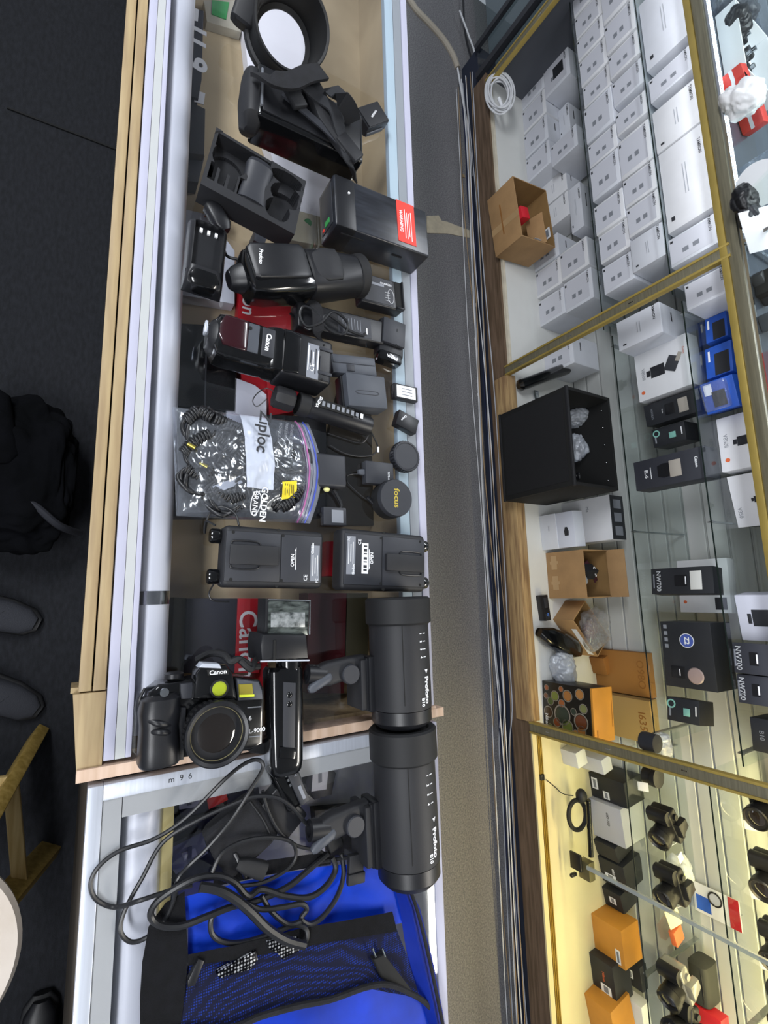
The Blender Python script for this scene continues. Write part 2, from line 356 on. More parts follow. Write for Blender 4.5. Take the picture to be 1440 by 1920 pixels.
post(-.983); post(.550); post(-2.52)
cbox('top_rail', -2.6, 2.3, F0-.014, F0+.012, 1.138, 1.158, GOLD, wc, .001)
cbox('top_rail', -2.6, 2.3, F0-.010, F0+.014, 1.159, 1.190, GOLDD, wc, .001)
cbox('top_deck', -2.6, 2.3, F0+.015, BKY, 1.168, 1.190, mat('mirror_grey', '5b6472', .25, .3), wc)
cbox('glass_edge', -2.6, 2.3, F0-.002, F0+.006, 1.190, 1.199, CHR, wc)
SZ = {}
GE = mat('glass_edge_dark', '1d2624', .2)
def shelf(name, x0, x1, y0, z):
    o = cbox('glass_shelf', x0, x1, y0, BKY-.002, z-.006, z, GLASS, wc)
    cbox('shelf_edge', x0, x1, y0-.0015, y0-.0002, z-.0045, z-.0005, GE, o)
    return o
SA1, SA2 = .668, .938
SB1, SB2, SC1, SC2 = .700, .965, .575, .86
shelf('a', -2.57, -1.0, 1.70, SA1); shelf('a', -2.57, -1.0, 1.70, SA2)
shelf('b', -.96, .53, 1.70, SB1); shelf('b', -.96, .53, 1.70, SB2)
shelf('c', .57, 2.3, 1.70, SC1); shelf('c', .57, 2.3, 1.70, SC2)
for x, z in ((-.93, SB1), (-.2, SB1), (.5, SB1), (-.93, SB2), (-.2, SB2), (.5, SB2), (-2.2, SA1), (-1.5, SA1), (-1.05, SA1), (.62, SC1), (1.3, SC1), (1.3, SC2)):
    obj('shelf_bracket', MB().box((x, 1.885, z-.016), (.004, .33, .016)).cyl((x, 1.722, z-.014), (x, 1.722, z-.007), .005, seg=12), mat('satin_steel', '9fa3a6', .3, .8), wc, W=True)
gp = obj('glass_divider', MB().box((1.02, 1.665, .76), (.012, .008, .72)), film('acrylic_strip', 'cfd6c4', .15, .1, milky=.35), wc, W=True)
# glass case on top of the cabinet
cg = wc #, 'glass case on top of the wall cabinet, brightly lit, holding bins and red boxes', 'case', (-1.6, 1.8, 1.19))
obj('upper_glass_pane', MB().box((-.65, F0+.002, 1.40), (3.9, .005, .40)), GLASS, cg, W=True)
obj('upper_glass_lid', MB().box((-.65, 1.83, 1.604), (3.9, .46, .006)), GLASS, cg, W=True)
obj('corner_strip', MB().box((-.985, F0-.003, 1.40), (.010, .012, .40)).box((-.985, 1.83, 1.20), (.012, .45, .010)), CHR, cg, W=True)
obj('led_strip', MB().box((-1.75, F0+.013, 1.201), (1.45, .004, .004)), mat('led_light', 'e8f4ff', .3, emit=6), cg, W=True, label='glowing white light strip along the front edge')
# far left: the next cabinet, behind grey glass
nc = thing('glass_cabinet', 'next glass cabinet with a gold post at the far upper left of the wall cabinet', 'cabinet', (-3.2, 1.7, 0))
obj('body', MB().box((-3.25, 1.95, .55), (1.1, .35, .9)), mat('teal_grey_panel', '5d6870', .5), nc, W=True)
obj('glass_front', MB().box((-3.25, 1.64, .62), (1.25, .006, .95)), GLASS, nc, W=True)
obj('frame_post', MB().box((-2.68, 1.63, .62), (.035, .03, .95)).box((-2.86, 1.63, .62), (.03, .02, .95)), SLATE, nc, W=True)
# ================================================================ GEAR ON THE COUNTER
G = 'camera gear laid out on the glass counter'
def local(root, px, py, z):                       # photo pixel at height z -> point in the thing's own space
    return rootmat(root).inverted() @ P(px, py, z)
# ---- open rubber hood standing on the glass
b0 = P(519, 103, T); t0 = P(544, 65, T+.085)
ax = (t0-b0).normalized(); c0 = b0+Vector((0, 0, .026)); 
h = thing('lens_hood', 'wide open black rubber hood tube standing at the upper end of the counter', 'lens hood', b0)
def W0(): return None
hb = MB().lathe([(.047, .0), (.066, .004), (.068, .03), (.064, .036), (.064, .062), (.067, .075), (.070, .082), (.068, .086), (.064, .084), (.060, .072), (.058, .04), (.055, .006), (.047, .004)], c0, ax, 56, closed=True)
obj('hood_tube', hb, RUB, h, W=True)
obj('clamp_ring', MB().lathe([(.069, .010), (.074, .012), (.074, .030), (.069, .032)], c0, ax, 48, closed=True), MATTE, h, W=True)
side = ax.cross(Vector((0, -1, 0))).normalized(); fr = (Vector((-.25, -1, 0))-ax*Vector((-.25, -1, 0)).dot(ax)).normalized()
obj('clamp_block', MB().loft([(-.034, 0, 0, .012, .014), (-.030, 0, 0, .02, .018), (.030, 0, 0, .02, .018), (.036, 0, 0, .012, .013)], 20, 5).xf(Matrix.Translation(c0+ax*.026+fr*.074) @ fr.cross(ax).to_track_quat('X', 'Z').to_matrix().to_4x4()), MATTE, h, W=True)
# ---- black battery case with straps
mid, yaw, lx, ly = fit([(486, 116), (681, 213), (681, 306), (483, 208)][0:1]+[(681, 213), (681, 306), (483, 208)], T+.07)
k = thing('equipment_case', 'large glossy black case wrapped in its straps, with a rounded flap at its left end', 'case', (mid.x, mid.y, T), yaw)
obj('case_body', MB().box((0, 0, .035), (lx, ly, .07), .006, seg=3), GLS, k)
obj('lid_panel', MB().box((0, 0, .0705), (lx-.016, ly-.016, .004), .0015), BLK, k)
L_ = lambda x, y, z: local(k, x, y, z)
obj('end_flap', MB().loft([(-.058, 0, 0, .010, .006), (-.045, 0, 0, .016, .028), (0, 0, 0, .020, .036), (.045, 0, 0, .018, .030), (.058, 0, 0, .010, .008)], 20, 2.6).xf(Matrix.Translation((.004, -ly/2-.004, .038))), MATTE, k)
obj('end_plate', MB().box((0, -ly/2+.006, .048), (.075, .004, .052), .001), mat('worn_grey_edge', '6a6e75', .35), k)
def strap(pts, w, par, name='strap', m=WEB, th=.16):
    """flat band through points (world), width w"""
    b = MB(); b.tube([Vector(p) for p in pts], w/2, 10, 7); return b
def band(name, pts, w, par, m=WEB, th=.0022, up=(0, 0, 1)):
    n = len(pts); pts = [Vector(p) for p in pts]; path = []
    for i in range(n-1):
        p0, p1, p2, p3 = pts[max(i-1, 0)], pts[i], pts[i+1], pts[min(i+2, n-1)]
        for q in range(7):
            t = q/7; path.append(.5*((2*p1)+(-p0+p2)*t+(2*p0-5*p1+4*p2-p3)*t*t+(-p0+3*p1-3*p2+p3)*t**3))
    path.append(pts[-1]); b = MB(); rings = []
    for i, p in enumerate(path):
        d = (path[min(i+1, len(path)-1)]-path[max(i-1, 0)]).normalized(); u = Vector(up); s = d.cross(u)
        if s.length < .05: s = Vector((1, 0, 0))
        s.normalize(); nn = s.cross(d).normalized()
        rings.append([b.bm.verts.new(p+s*w/2*a+nn*th/2*c) for a, c in ((-1, -1), (1, -1), (1, 1), (-1, 1))])
    for a, c in zip(rings, rings[1:]):
        for q in range(4): b.bm.faces.new((a[q], a[(q+1) % 4], c[(q+1) % 4], c[q]))
    b.bm.faces.new(rings[0][::-1]); b.bm.faces.new(rings[-1])
    return obj(name, b, m, par, W=True)
band('strap', [P(620, 165, 1.05), P(640, 185, 1.10), P(655, 205, 1.08), P(662, 228, 1.047)], .030, k, WEB, .003, (1, .2, .2))
band('strap', [P(484, 140, 1.05), P(510, 148, 1.075), P(545, 152, 1.08), P(575, 140, 1.08), P(605, 135, 1.065)], .030, k, FAB, .006)
band('strap', [P(560, 150, 1.055), P(590, 178, 1.056), P(625, 205, 1.062), P(640, 250, 1.056), P(656, 285, 1.05)], .024, k, WEB, .003)
band('strap', [P(530, 175, 1.05), P(575, 212, 1.052), P(620, 252, 1.052), P(655, 288, 1.052)], .014, k, SLATE, .003)
band('strap', [P(650, 280, 1.052), P(656, 300, 1.048), P(658, 322, 1.005), P(660, 332, .975)], .030, k, WEB, .003)
obj('strap_buckle', MB().box((0, 0, 0), (.05, .03, .012), .003), MATTE, k, W=False, loc=L_(655, 278, 1.053), rot=(0, 0, .9))
obj('strap_buckle', MB().box((0, 0, 0), (.045, .030, .012), .004), MATTE, k, loc=L_(552, 180, 1.055), rot=(0, 0, .6))
obj('flap_fold', MB().prism([P(x, y, 1.06)[:2] for x, y in ((575, 150), (600, 145), (640, 220), (660, 275), (648, 282), (600, 215))], 1.043, 1.056, .003), MATTE, k, W=True)
# ---- small hot-shoe receiver
mid, yaw, lx, ly = fit([(668, 205), (707, 192), (728, 226), (690, 246)], T+.022)
k = thing('flash_trigger', 'small square black trigger with tiny silver lettering beside the strapped case', 'trigger', (mid.x, mid.y, T), yaw)
obj('body', MB().box((0, 0, .013), (lx, ly, .024), .003), BLK, k)
obj('lid', MB().box((0, 0, .026), (lx*.96, ly*.9, .003), .001), MATTE, k)
obj('clamp', MB().box((lx*.42, -.004, .006), (.012, ly*.8, .010), .003), GREYP, k)
txt('WANSEN', .006, WHITE, k, (0, .0, .0278), (0, 0, -1.2), bold=.02)
# ---- moulded tray with pockets
mid, yaw, lx, ly = fit([(398, 262), (569, 352), (541, 456), (373, 358)], T+.022)
k = thing('foam_tray', 'moulded black tray with round pockets and narrow slots, left of the black box', 'tray', (mid.x, mid.y, T), yaw)
def fn(x, y):
    u, v = x/lx, y/ly; z = .044
    def cup(cx, cy, r, e=1): return ((x-cx)**2+((y-cy)*e)**2) < r*r
    if cup(-.012, -ly*.30, .028, 1): z = .010
    if cup(-.042, -ly*.22, .026, .55): z = min(z, .016)
    if cup(.030, ly*.27, .022): z = .012
    if cup(-.006, ly*.33, .023, .8): z = min(z, .012)
    if cup(-.040, ly*.30, .014, .45): z = min(z, .02)
    if .008 < x < .042 and -ly*.46 < y < -ly*.10:
        if ((y+ly*.46) % .0165) < .0115: z = .012
    if abs(y-.0) < .016 and x < .03: z = .036-.010*math.sin((x+.06)*40)
    if x > lx/2-.012 or x < -lx/2+.006 or abs(y) > ly/2-.006: z = max(z, .042)
    return z
obj('tray_body', MB().hf(lx, ly, 110, 180, fn), MATTE, k)
obj('centre_saddle', MB().loft([(-.045, 0, .038, .020, .010), (-.03, 0, .042, .024, .014), (.0, 0, .036, .022, .010), (.04, 0, .036, .026, .012)], 20, 2.4), SLATE, k)
# ---- plug under it
c = thing('power_plug', 'black plug and lead between the moulded tray and the charging cradle', 'plug', P(402, 412, T))
obj('plug_body', MB().loft([(-.02, 0, .012, .010, .010), (-.015, 0, .012, .015, .012), (.02, 0, .012, .015, .012), (.03, 0, .012, .008, .008)], 16).xf(Matrix.Rotation(.6, 4, 'Z')), BLK, c)
obj('lead', MB().tube([P(410, 400, T+.01), P(420, 420, T+.006), P(418, 445, T+.005), P(424, 478, T+.005), P(445, 486, T+.01)], .0025), CORD, c, W=True)
# ---- charging cradle, three contacts
mid, yaw, ln = line((395, 412), (382, 540), T+.028)
k = thing('battery_charger', 'black charging cradle with three metal contacts at the left edge of the gear', 'charger', (mid.x, mid.y, T), yaw)
HL, HW = .062, .031
def fn(x, y):
    e = max(0, 1-abs(y/HW)**6)*max(0, 1-abs(x/HL)**8)
    z = .034*e**.35
    if -HL+.010 < x < .030 and abs(y) < .022: z = min(z, .020)
    if x > .034: z = min(z, .034-.012*(x-.034)/.03)
    return max(z, .002)
obj('body', MB().hf(HL*2, HW*2, 90, 60, fn), BLK, k)
for y in (-.012, .0, .012): obj('contact', MB().box((-.042, y, .0215), (.007, .0045, .004)), WHITE, k)
obj('end_cap', MB().loft([(.036, 0, .017, .030, .017), (.048, 0, .016, .029, .016), (.058, 0, .014, .024, .013), (.062, 0, .012, .016, .008)], 24, 3), GLS, k)
# ---- black box with red sticker
BZ = .068
mid, yaw, lx, ly = fit([(628, 330), (801, 393), (804, 480), (627, 419)], T+BZ)
k = thing('battery_pack_box', 'scuffed black box with a red warning sticker, hanging over the counter back edge', 'box', (mid.x, mid.y, T), yaw)
SCUFF = mat('scuffed_black', '1b1d22', .3, hex2='2b2e35', scale=14, stretch=(6, 1, 1), bump=.1)
obj('box_body', MB().box((0, 0, BZ/2), (lx, ly, BZ), .004, seg=3), SCUFF, k)
obj('front_collar', MB().box((0, -ly*.39, BZ/2), (lx+.002, ly*.20, BZ+.002), .004), BLK, k)
obj('label_plate', MB().box((0, -ly/2-.0006, BZ/2), (lx*.8, .002, BZ*.7), .001), SLATE, k)
obj('green_mark', MB().box((lx*.28, -ly/2-.002, BZ*.55), (.010, .002, .018)), GRN, k)
obj('red_mark', MB().box((lx*.34, -ly/2-.002, BZ*.30), (.005, .002, .006)), SRED, k)
obj('indicator', MB().cyl((-lx*.2, -ly*.36, BZ), (-lx*.2, -ly*.36, BZ+.003), .0022), WHITE, k)
st = obj('warning_sticker', MB().box((-.005, ly*.245, BZ+.0004), (lx*.87, ly*.20, .001)), SRED, k)
txt('WARNING', .010, WHITE, st, (-.006, ly*.245-.012, BZ+.001), (0, 0, 0), bold=.02)
for i, l in enumerate(('DO NOT OPEN THE CASE OF THIS UNIT', 'NO SERVICEABLE PARTS ARE INSIDE IT', 'KEEP AWAY FROM HEAT AND WATER', 'USE THE SUPPLIED CHARGER ONLY')):
    pass
for i in range(4): obj('text_line', MB().box((-.002+.003*(i % 2), ly*.245+.001+i*.0048-.004, BZ+.0011), (lx*(.62-.06*(i % 3)), .0013, .0003)), WHITE, st)
obj('slot', MB().box((lx/2+.0008, ly*.2, BZ*.6), (.002, .022, .003)), DEEP, k)
obj('slot', MB().box((lx/2+.0008, -ly*.30, BZ*.75), (.002, .05, .004), .001), MATTE, k)
# ---- speedlight with round head
mid, yaw, ln = line((432, 522), (680, 520), T+.035)
k = thing('speedlight', 'black round-headed speedlight with white lettering on its body, lying on the counter', 'flash', (mid.x, mid.y, T), yaw)
q = ln/248
X = lambda px: (px-556)*q
obj('hotshoe_foot', MB().loft([(X(430), .0, .030, .014, .012, 2.5), (X(438), 0, .032, .020, .018, 2.5), (X(452), 0, .034, .023, .022, 3), (X(458), 0, .034, .018, .02, 3)], 24), BLK, k)
obj('foot_glint', MB().box((X(433), -.002, .040), (.002, .020, .004), rz=.2), WHITE, k)
obj('body', MB().loft([(X(450), .0, .034, .022, .022), (X(456), .0, .036, .038, .032), (X(480), 0, .037, .043, .036), (X(540), 0, .037, .043, .036), (X(560), .0, .036, .040, .033), (X(566), 0, .035, .030, .028)], 36, 4), GLS, k)
obj('battery_door', MB().loft([(X(458), .008, .068, .026, .006), (X(464), .008, .070, .030, .008), (X(545), .008, .070, .030, .008), (X(554), .008, .068, .026, .006)], 28, 6), BLK, k)
obj('head', MB().loft([(X(556), .0, .036, .034, .030), (X(562), 0, .037, .042, .035), (X(580), 0, .037, .042, .036), (X(612), 0, .037, .040, .036, 3), (X(640), 0, .037, .038, .036, 2.4), (X(658), 0, .037, .038, .036, 2)], 40, 3.5), BLK, k)
obj('head_collar', MB().lathe([(.036, 0), (.0385, .002), (.0395, .008), (.0395, .016), (.037, .019), (.001, .020)], (X(657), 0, .038), (1, 0, 0), 48), RUB, k)
obj('pivot_scoop', MB().loft([(X(566), .004, .066, .022, .006), (X(585), .004, .071, .030, .006), (X(612), .004, .071, .028, .006), (X(620), .004, .067, .018, .005)], 28, 3), MATTE, k)
txt('Profoto', .0085, WHITE, k, (X(473), .012, .0784), (0, 0, -yaw-.0), bold=.03)
obj('badge', MB().prism([(-.005, -.004), (.004, -.005), (.006, 0), (.003, .005), (-.005, .004)], 0, .001), mat('silver_print', 'b9bcc0', .4), k, loc=(X(502), -.026, .066))
obj('silver_line', MB().box((X(635), -.036, .045), (.016, .001, .001)), WHITE, k)
# ---- labelled charger
def slab(name, c, z, h, m, label, cat, bev=.003, grp=None):
    mid, yaw, lx, ly = fit(c, z); o = thing(name, label, cat, (mid.x, mid.y, z-h), yaw, grp)
    return o, lx, ly
k, lx, ly = slab('battery_charger', [(679, 510), (754, 528), (757, 581), (676, 564)], T+.030, .030, BLK, 'black charger with a printed label, below the round-headed speedlight head', 'charger')
obj('body', MB().box((0, 0, .014), (lx, ly, .028), .004, seg=3), BLK, k)
obj('battery_bay', MB().box((0, ly*.40, .026), (lx*.96, ly*.18, .008), .003), DEEP, k)
obj('bay_rim', MB().box((0, ly*.485, .029), (lx*.98, .004, .010), .0015).box((lx*.46, ly*.40, .029), (.004, ly*.18, .010), .0015), BLK, k)
lb = obj('printed_label', MB().box((-.001, -ly*.08, .0283), (lx*.86, ly*.68, .0006)), SLATE, k)
obj('print_bar', MB().box((-lx*.05, -ly*.33, .0288), (.004, .001, .0003)).xf(Matrix.Identity(4)), WHITE, lb)
obj('print_bar', MB().box((-lx*.20, -ly*.12, .0289), (.005, ly*.34, .0004)), GREYC, lb)
for i in range(4): obj('print_bar', MB().box((lx*(.0+.09*i), ly*.12, .0289), (.0008, .011, .0003)), mat('silver_print', 'b9bcc0', .4), lb)
txt('CHARGER', .006, WHITE, lb, (-lx*.28, ly*.1, .0288), (0, 0, 1.57))
obj('oval_print', MB().tube([(lx*.30*math.cos(a)*.8+lx*.1, ly*.20+.007*math.sin(a), .0289) for a in [i*math.pi/6 for i in range(12)]], .0003, 5, 3, closed=True), WHITE, lb)
# ---- power brick with coiled lead
k, lx, ly = slab('power_adapter', [(562, 569), (722, 597), (718, 641), (556, 610)], T+.032, .032, BLK, 'long black power adapter with its lead coiled under a hook-and-loop band', 'adapter')
obj('body', MB().box((0, 0, .015), (lx, ly, .03), .003, seg=3), BLK, k)
lb = obj('spec_label', MB().box((.001, ly*.14, .0303), (lx*.78, ly*.40, .0006)), SLATE, k)
for i in range(7): obj('print_bar', MB().box((-.002, ly*(.0+.035*i), .0308), (lx*(.5-.05*(i % 3)), .0009, .0003)), GREYC, lb)
obj('print_bar', MB().box((.006, ly*.285, .0309), (.013, .002, .0004)), WHITE, lb)
band('cable_wrap', [P(583, 578, 1.0), P(590, 572, 1.012), P(596, 590, 1.014), P(597, 622, 1.008), P(600, 632, .985)], .022, k, FAB, .003)
def coil(pts, r, par, m=CORD, z=T, name='cord', sub=6):
    return obj(name, MB().tube([P(x, y, zz) for x, y, zz in pts], r, 8, sub), m, par, W=True)
coil([(545, 588, .975), (560, 604, .99), (580, 618, 1.0), (600, 598, 1.012), (585, 580, 1.014), (568, 575, 1.012), (562, 592, 1.008), (575, 612, 1.008), (600, 606, 1.014), (622, 585, 1.015), (640, 592, 1.012), (652, 608, 1.010), (645, 626, 1.008), (622, 622, 1.009), (605, 604, 1.012), (612, 590, 1.014), (630, 600, 1.012), (655, 620, 1.008), (680, 630, 1.0), (686, 638, .99)], .0026, k)
obj('plug_tip', MB().cyl(P(686, 636, .995), P(687, 650, .980), .0022, seg=16), CHR, k, W=True)
obj('plug_sleeve', MB().cyl(P(683, 624, 1.0), P(686, 638, .994), .0042, .0034, seg=16), BLK, k, W=True)
# ---- compact charger with a plate
k, lx, ly = slab('battery_charger', [(721, 592), (763, 607), (760, 668), (713, 655)], T+.034, .034, BLK, 'compact black charger with a raised plate, right end of the power adapter', 'charger')
obj('body', MB().box((0, 0, .013), (lx*1.0, ly, .026), .003), BLK, k)
obj('battery_plate', MB().box((-lx*.12, 0, .030), (lx*.72, ly*.92, .008), .0015), SLATE, k)
obj('nose', MB().box((lx*.56, -ly*.02, .014), (lx*.30, ly*.95, .026), .004), GLS, k)
txt('Wasabi', .0085, WHITE, k, (lx*.57, .002, .0274), (0, 0, 1.57), bold=.03)
for s_ in (-.2, .25): obj('contact_slot', MB().box((lx*s_, ly*.1, .0343), (.006, .001, .0006)), DEEP, k)
# ---- speedlight with its foot up
mid, yaw, ln = line((380, 622), (618, 692), T+.045)
k = thing('speedlight', 'black speedlight with a dark red window and metal foot, lying on the counter', 'flash', (mid.x, mid.y, T), yaw)
q = ln
obj('metal_foot', MB().box((-q*.485, .006, .048), (.004, .020, .014), .001).box((-q*.472, .004, .046), (.010, .012, .008)), ALU, k)
obj('foot_lock', MB().loft([(-q*.465, 0, .034, .018, .018), (-q*.44, 0, .034, .026, .024), (-q*.40, 0, .034, .030, .028)], 24, 3), BLK, k)
obj('body', MB().loft([(-q*.43, 0, .032, .024, .024), (-q*.40, 0, .033, .035, .030), (-q*.34, 0, .033, .038, .031), (-q*.05, 0, .033, .037, .031), (q*.02, 0, .033, .034, .029), (q*.035, 0, .033, .025, .024)], 36, 4.5), GLS, k)
obj('red_window', MB().loft([(-q*.40, .004, .060, .012, .005), (-q*.37, .004, .061, .025, .006), (-q*.22, .004, .0615, .026, .006), (-q*.20, .004, .061, .025, .004)], 28, 6), mat('dark_red_window', '2c0d14', .12, coat=.6), k)
obj('sensor_window', MB().loft([(-q*.198, .004, .060, .025, .0062), (-q*.12, .004, .060, .025, .0065), (-q*.115, .004, .058, .024, .004)], 28, 6), GREYP, k)
obj('maker_plate', MB().box((-q*.045, .004, .0625), (q*.10, .050, .004), .0015), SLATE, k)
txt('Canon', .0115, WHITE, k, (-q*.048, .004, .0648), (0, 0, -yaw-.12), bold=.03)
obj('sensor_hole', MB().cyl((-q*.19, .018, .064), (-q*.19, .018, .0672), .003, seg=20), DEEP, k)
obj('hinge', MB().cyl((q*.055, -.037, .036), (q*.055, .037, .036), .029, seg=36, bev=.003), GLS, k)
obj('head', MB().box((q*.27, 0, .034), (q*.42, .080, .062), .006, seg=3), BLK, k)
obj('head_ridge', MB().loft([(q*.08, 0, .055, .038, .014), (q*.12, 0, .058, .038, .013), (q*.20, 0, .057, .036, .012), (q*.225, 0, .050, .028, .01)], 32, 5), GLS, k)
lb = obj('spec_label', MB().box((q*.315, -.006, .0653), (q*.10, .062, .0008)), mat('label_grey', '7e828b', .5), k)
for i in range(6): obj('print_bar', MB().box((q*.275+i*.0044, -.002-.003*(i % 2), .0659), (.0018, .046-.010*(i % 3), .0004)), SLATE if i % 2 else WHITE, lb)
txt('CE', .012, WHITE, lb, (q*.31, -.018, .0662), (0, 0, 1.57))
for s_ in (-.022, .022): obj('head_groove', MB().box((q*.42, s_, .0652), (q*.12, .006, .003), .001), SLATE, k)
for p_ in (.030, -.034): obj('screw', MB().cyl((q*.40, p_, .0645), (q*.40, p_, .0658), .002, seg=14), DEEP, k)
# ---- two camcorder batteries
k, lx, ly = slab('camcorder_battery', [(623, 663), (705, 671), (704, 700), (623, 702)], T+.024, .024, GREYP, 'grey battery pack with a notch moulded in its side, the upper of the pair', 'battery')
obj('body', MB().box((0, 0, .012), (lx, ly, .024), .002), GREYP, k)
obj('ledge', MB().box((-lx*.22, ly*.0, .0245), (lx*.38, ly*.96, .003), .001), GREYP, k)
obj('notch', MB().box((lx*.20, -ly*.1, .0245), (lx*.36, .016, .002), .001), SLATE, k)
k, lx, ly = slab('camcorder_battery', [(654, 701), (722, 704), (726, 763), (650, 763)], T+.040, .040, GREYP, 'thick grey battery pack with an oval ridge, the lower of the pair', 'battery')
obj('body', MB().box((0, 0, .02), (lx, ly, .04), .0025), GREYP, k)
obj('oval_ridge', MB().tube([(.0035*math.sin(a)+.004, ly*.30*math.copysign(abs(math.cos(a))**.5, math.cos(a)), .040) for a in [i*math.pi/8 for i in range(16)]], .0007, 6, 3, closed=True), SLATE, k)
obj('side_shell', MB().box((0, -ly/2-.001, .012), (lx*.98, .006, .024), .002), BLK, k)
# ---- two small camera batteries
k, lx, ly = slab('camera_battery', [(741, 717), (783, 727), (783, 751), (738, 748)], T+.014, .014, BLK, 'small battery with a white sticker at the back edge of the counter', 'battery')
obj('body', MB().box((0, 0, .007), (lx, ly, .014), .002), BLK, k)
s1 = obj('white_sticker', MB().box((0, 0, .0143), (lx*.78, ly*.80, .0006)), WHITE, k)
for i in range(3): obj('print_bar', MB().box((-lx*.2+i*lx*.2, ly*.03, .0148), (.0015, ly*.45, .0003)), GREYC, s1)
k, lx, ly = slab('camera_battery', [(750, 768), (788, 788), (779, 812), (741, 795)], T+.018, .018, BLK, 'small plain black battery below the one with a white sticker', 'battery')
obj('body', MB().box((0, 0, .009), (lx, ly, .018), .002), BLK, k)
txt('Canon', .006, WHITE, k, (-lx*.1, -ly*.22, .0184), (0, 0, -.5), bold=.03)
# ---- lens caps
def disc(px, py, z, r, h, label, cat, name='lens_cap'):
    c = P(px, py, z); return thing(name, label, cat, (c.x, c.y, T))
k = disc(763, 855, T+.02, 0, 0, 'dark grey ribbed lens cap with a raised rim, nearest the small batteries', 'lens cap')
obj('cap_body', MB().lathe([(.0, .001), (.029, .001), (.0305, .004), (.0305, .016), (.0295, .020), (.0265, .0205), (.0255, .0190), (.0, .0190)], seg=56), SLATE, k)
for i in range(30):
    a = i*2*math.pi/30; obj('rib', MB().box((.0305*math.cos(a), .0305*math.sin(a), .013), (.0016, .003, .010), rz=a), BLK, k, smooth=0)
k = disc(744, 933, T+.036, 0, 0, 'tall black lens cap with yellow lettering on its top', 'lens cap')
obj('cap_body', MB().lathe([(.0, .001), (.0345, .001), (.0355, .004), (.0355, .033), (.034, .0355), (.0, .0355)], seg=64), SLATE, k)
txt('focus', .0165, mat('yellow_print', 'b9a53a', .5), k, (.001, 0, .0358), (0, 0, 0), bold=.01, sx=1.05)
obj('cap_skirt', MB().lathe([(.0358, .001), (.0362, .002), (.0362, .024), (.0358, .025)], seg=64, closed=True), RUB, k)
# ---- barrel of an off-camera handle with cord and strap
z1 = T+.020
a_, e_ = P(512, 742, z1), P(692, 800, z1); d_ = (e_-a_); ln = d_.length
k = thing('cylinder_grip', 'black cylinder handle with a printed strip and wrist cord beside the zip bag', 'handle', ((a_.x+e_.x)/2, (a_.y+e_.y)/2, T), math.atan2(d_.y, d_.x))
obj('barrel', MB().lathe([(.001, 0), (.0175, .001), (.0185, .004), (.0185, ln*.72-.004), (.0175, ln*.72)], (-ln*.22, 0, .0195), (1, 0, 0), 40), BLK, k)
obj('end_knob', MB().lathe([(.001, 0), (.018, .001), (.0205, .006), (.0205, .030), (.017, .036)], (-ln/2, 0, .021), (1, 0, 0), 8), MATTE, k)
obj('elastic_band', MB().lathe([(.0188, 0), (.0205, .001), (.0205, .020), (.0188, .021)], (-ln*.27, 0, .0205), (1, 0, 0), 36, closed=True), RUB, k)
lb = obj('printed_strip', MB().box((ln*.07, .006, .0385), (ln*.40, .016, .003), .001), DEEP, k)
txt('SIGMA', .008, WHITE, lb, (-ln*.10, .006, .0402), (0, 0, -1.57-.35), bold=.03)
for i in range(9): obj('print_bar', MB().box((-ln*.05+i*.0095, .006, .0401), (.0055, .009-.002*(i % 2), .0004), rz=0), WHITE if i == 8 else GREYC, lb)
coil([(690, 800, .99), (700, 818, .985), (708, 838, .978), (700, 852, .974), (676, 856, .974), (645, 850, .974), (618, 835, .974)], .0016, k)
coil([(695, 805, .988), (680, 830, .976), (645, 822, .974), (615, 812, .974)], .0013, k)
obj('cord_bead', MB().cyl(P(709, 838, .979), P(709, 848, .978), .002, seg=12), WHITE, k, W=True)
coil([(520, 738, .99), (500, 728, .985), (482, 738, .976), (474, 752, .976), (482, 762, .978), (500, 748, .985)], .0009, k)
# ---- wall charger cube with lead
k, lx, ly = slab('usb_charger', [(688, 866), (740, 866), (737, 907), (684, 908)], T+.018, .018, BLK, 'black plug-in charger with a short lead, between the bag and the two lens caps', 'charger')
obj('body', MB().box((0, 0, .009), (lx, ly, .018), .003), SLATE, k)
obj('plug', MB().loft([(-.007, 0, 0, .004, .003), (.0, 0, 0, .006, .004), (.010, 0, 0, .006, .005)], 16).xf(Matrix.Rotation(math.pi/2, 4, 'Z')), GREYP, k, loc=(0, -ly*.58, .010))
txt('TYPE-A', .005, WHITE, k, (.004, ly*.30, .0183), (0, 0, 0), bold=.03)
coil([(674, 889, .978), (662, 889, .974), (650, 893, .974), (652, 905, .974), (664, 918, .974), (680, 932, .974), (694, 940, .975)], .0013, k)
obj('lead_end', MB().cyl(P(688, 932, .975), P(700, 944, .975), .004, seg=14), BLK, k, W=True)
# ---- adapter half under the bag
k, lx, ly = slab('power_adapter', [(596, 850), (650, 852), (650, 912), (590, 912)], T+.022, .022, BLK, 'black adapter block sticking out from under the bag beside its blue zip', 'adapter')
obj('body', MB().box((0, 0, .011), (lx, ly, .022), .005, seg=3), SLATE, k)
obj('yellow_tip', MB().sphere((lx*.56, -ly*.1, .012), .006, (.8, 1, .8)), mat('pale_yellow_plastic', 'd8d690', .4), k)
coil([(625, 918, .98), (632, 930, .978), (640, 950, .976), (625, 965, .974), (610, 972, .974), (600, 962, .976)], .003, k)
k, lx, ly = slab('camera_battery', [(608, 950), (650, 952), (650, 985), (606, 985)], T+.016, .016, BLK, 'small dark battery partly hidden between the bag and the flash power pack', 'battery')
obj('body', MB().box((0, 0, .008), (lx, ly, .016), .002), SLATE, k)
obj('label', MB().box((0, .004, .0163), (lx*.7, ly*.5, .0006)), GREYC, k)
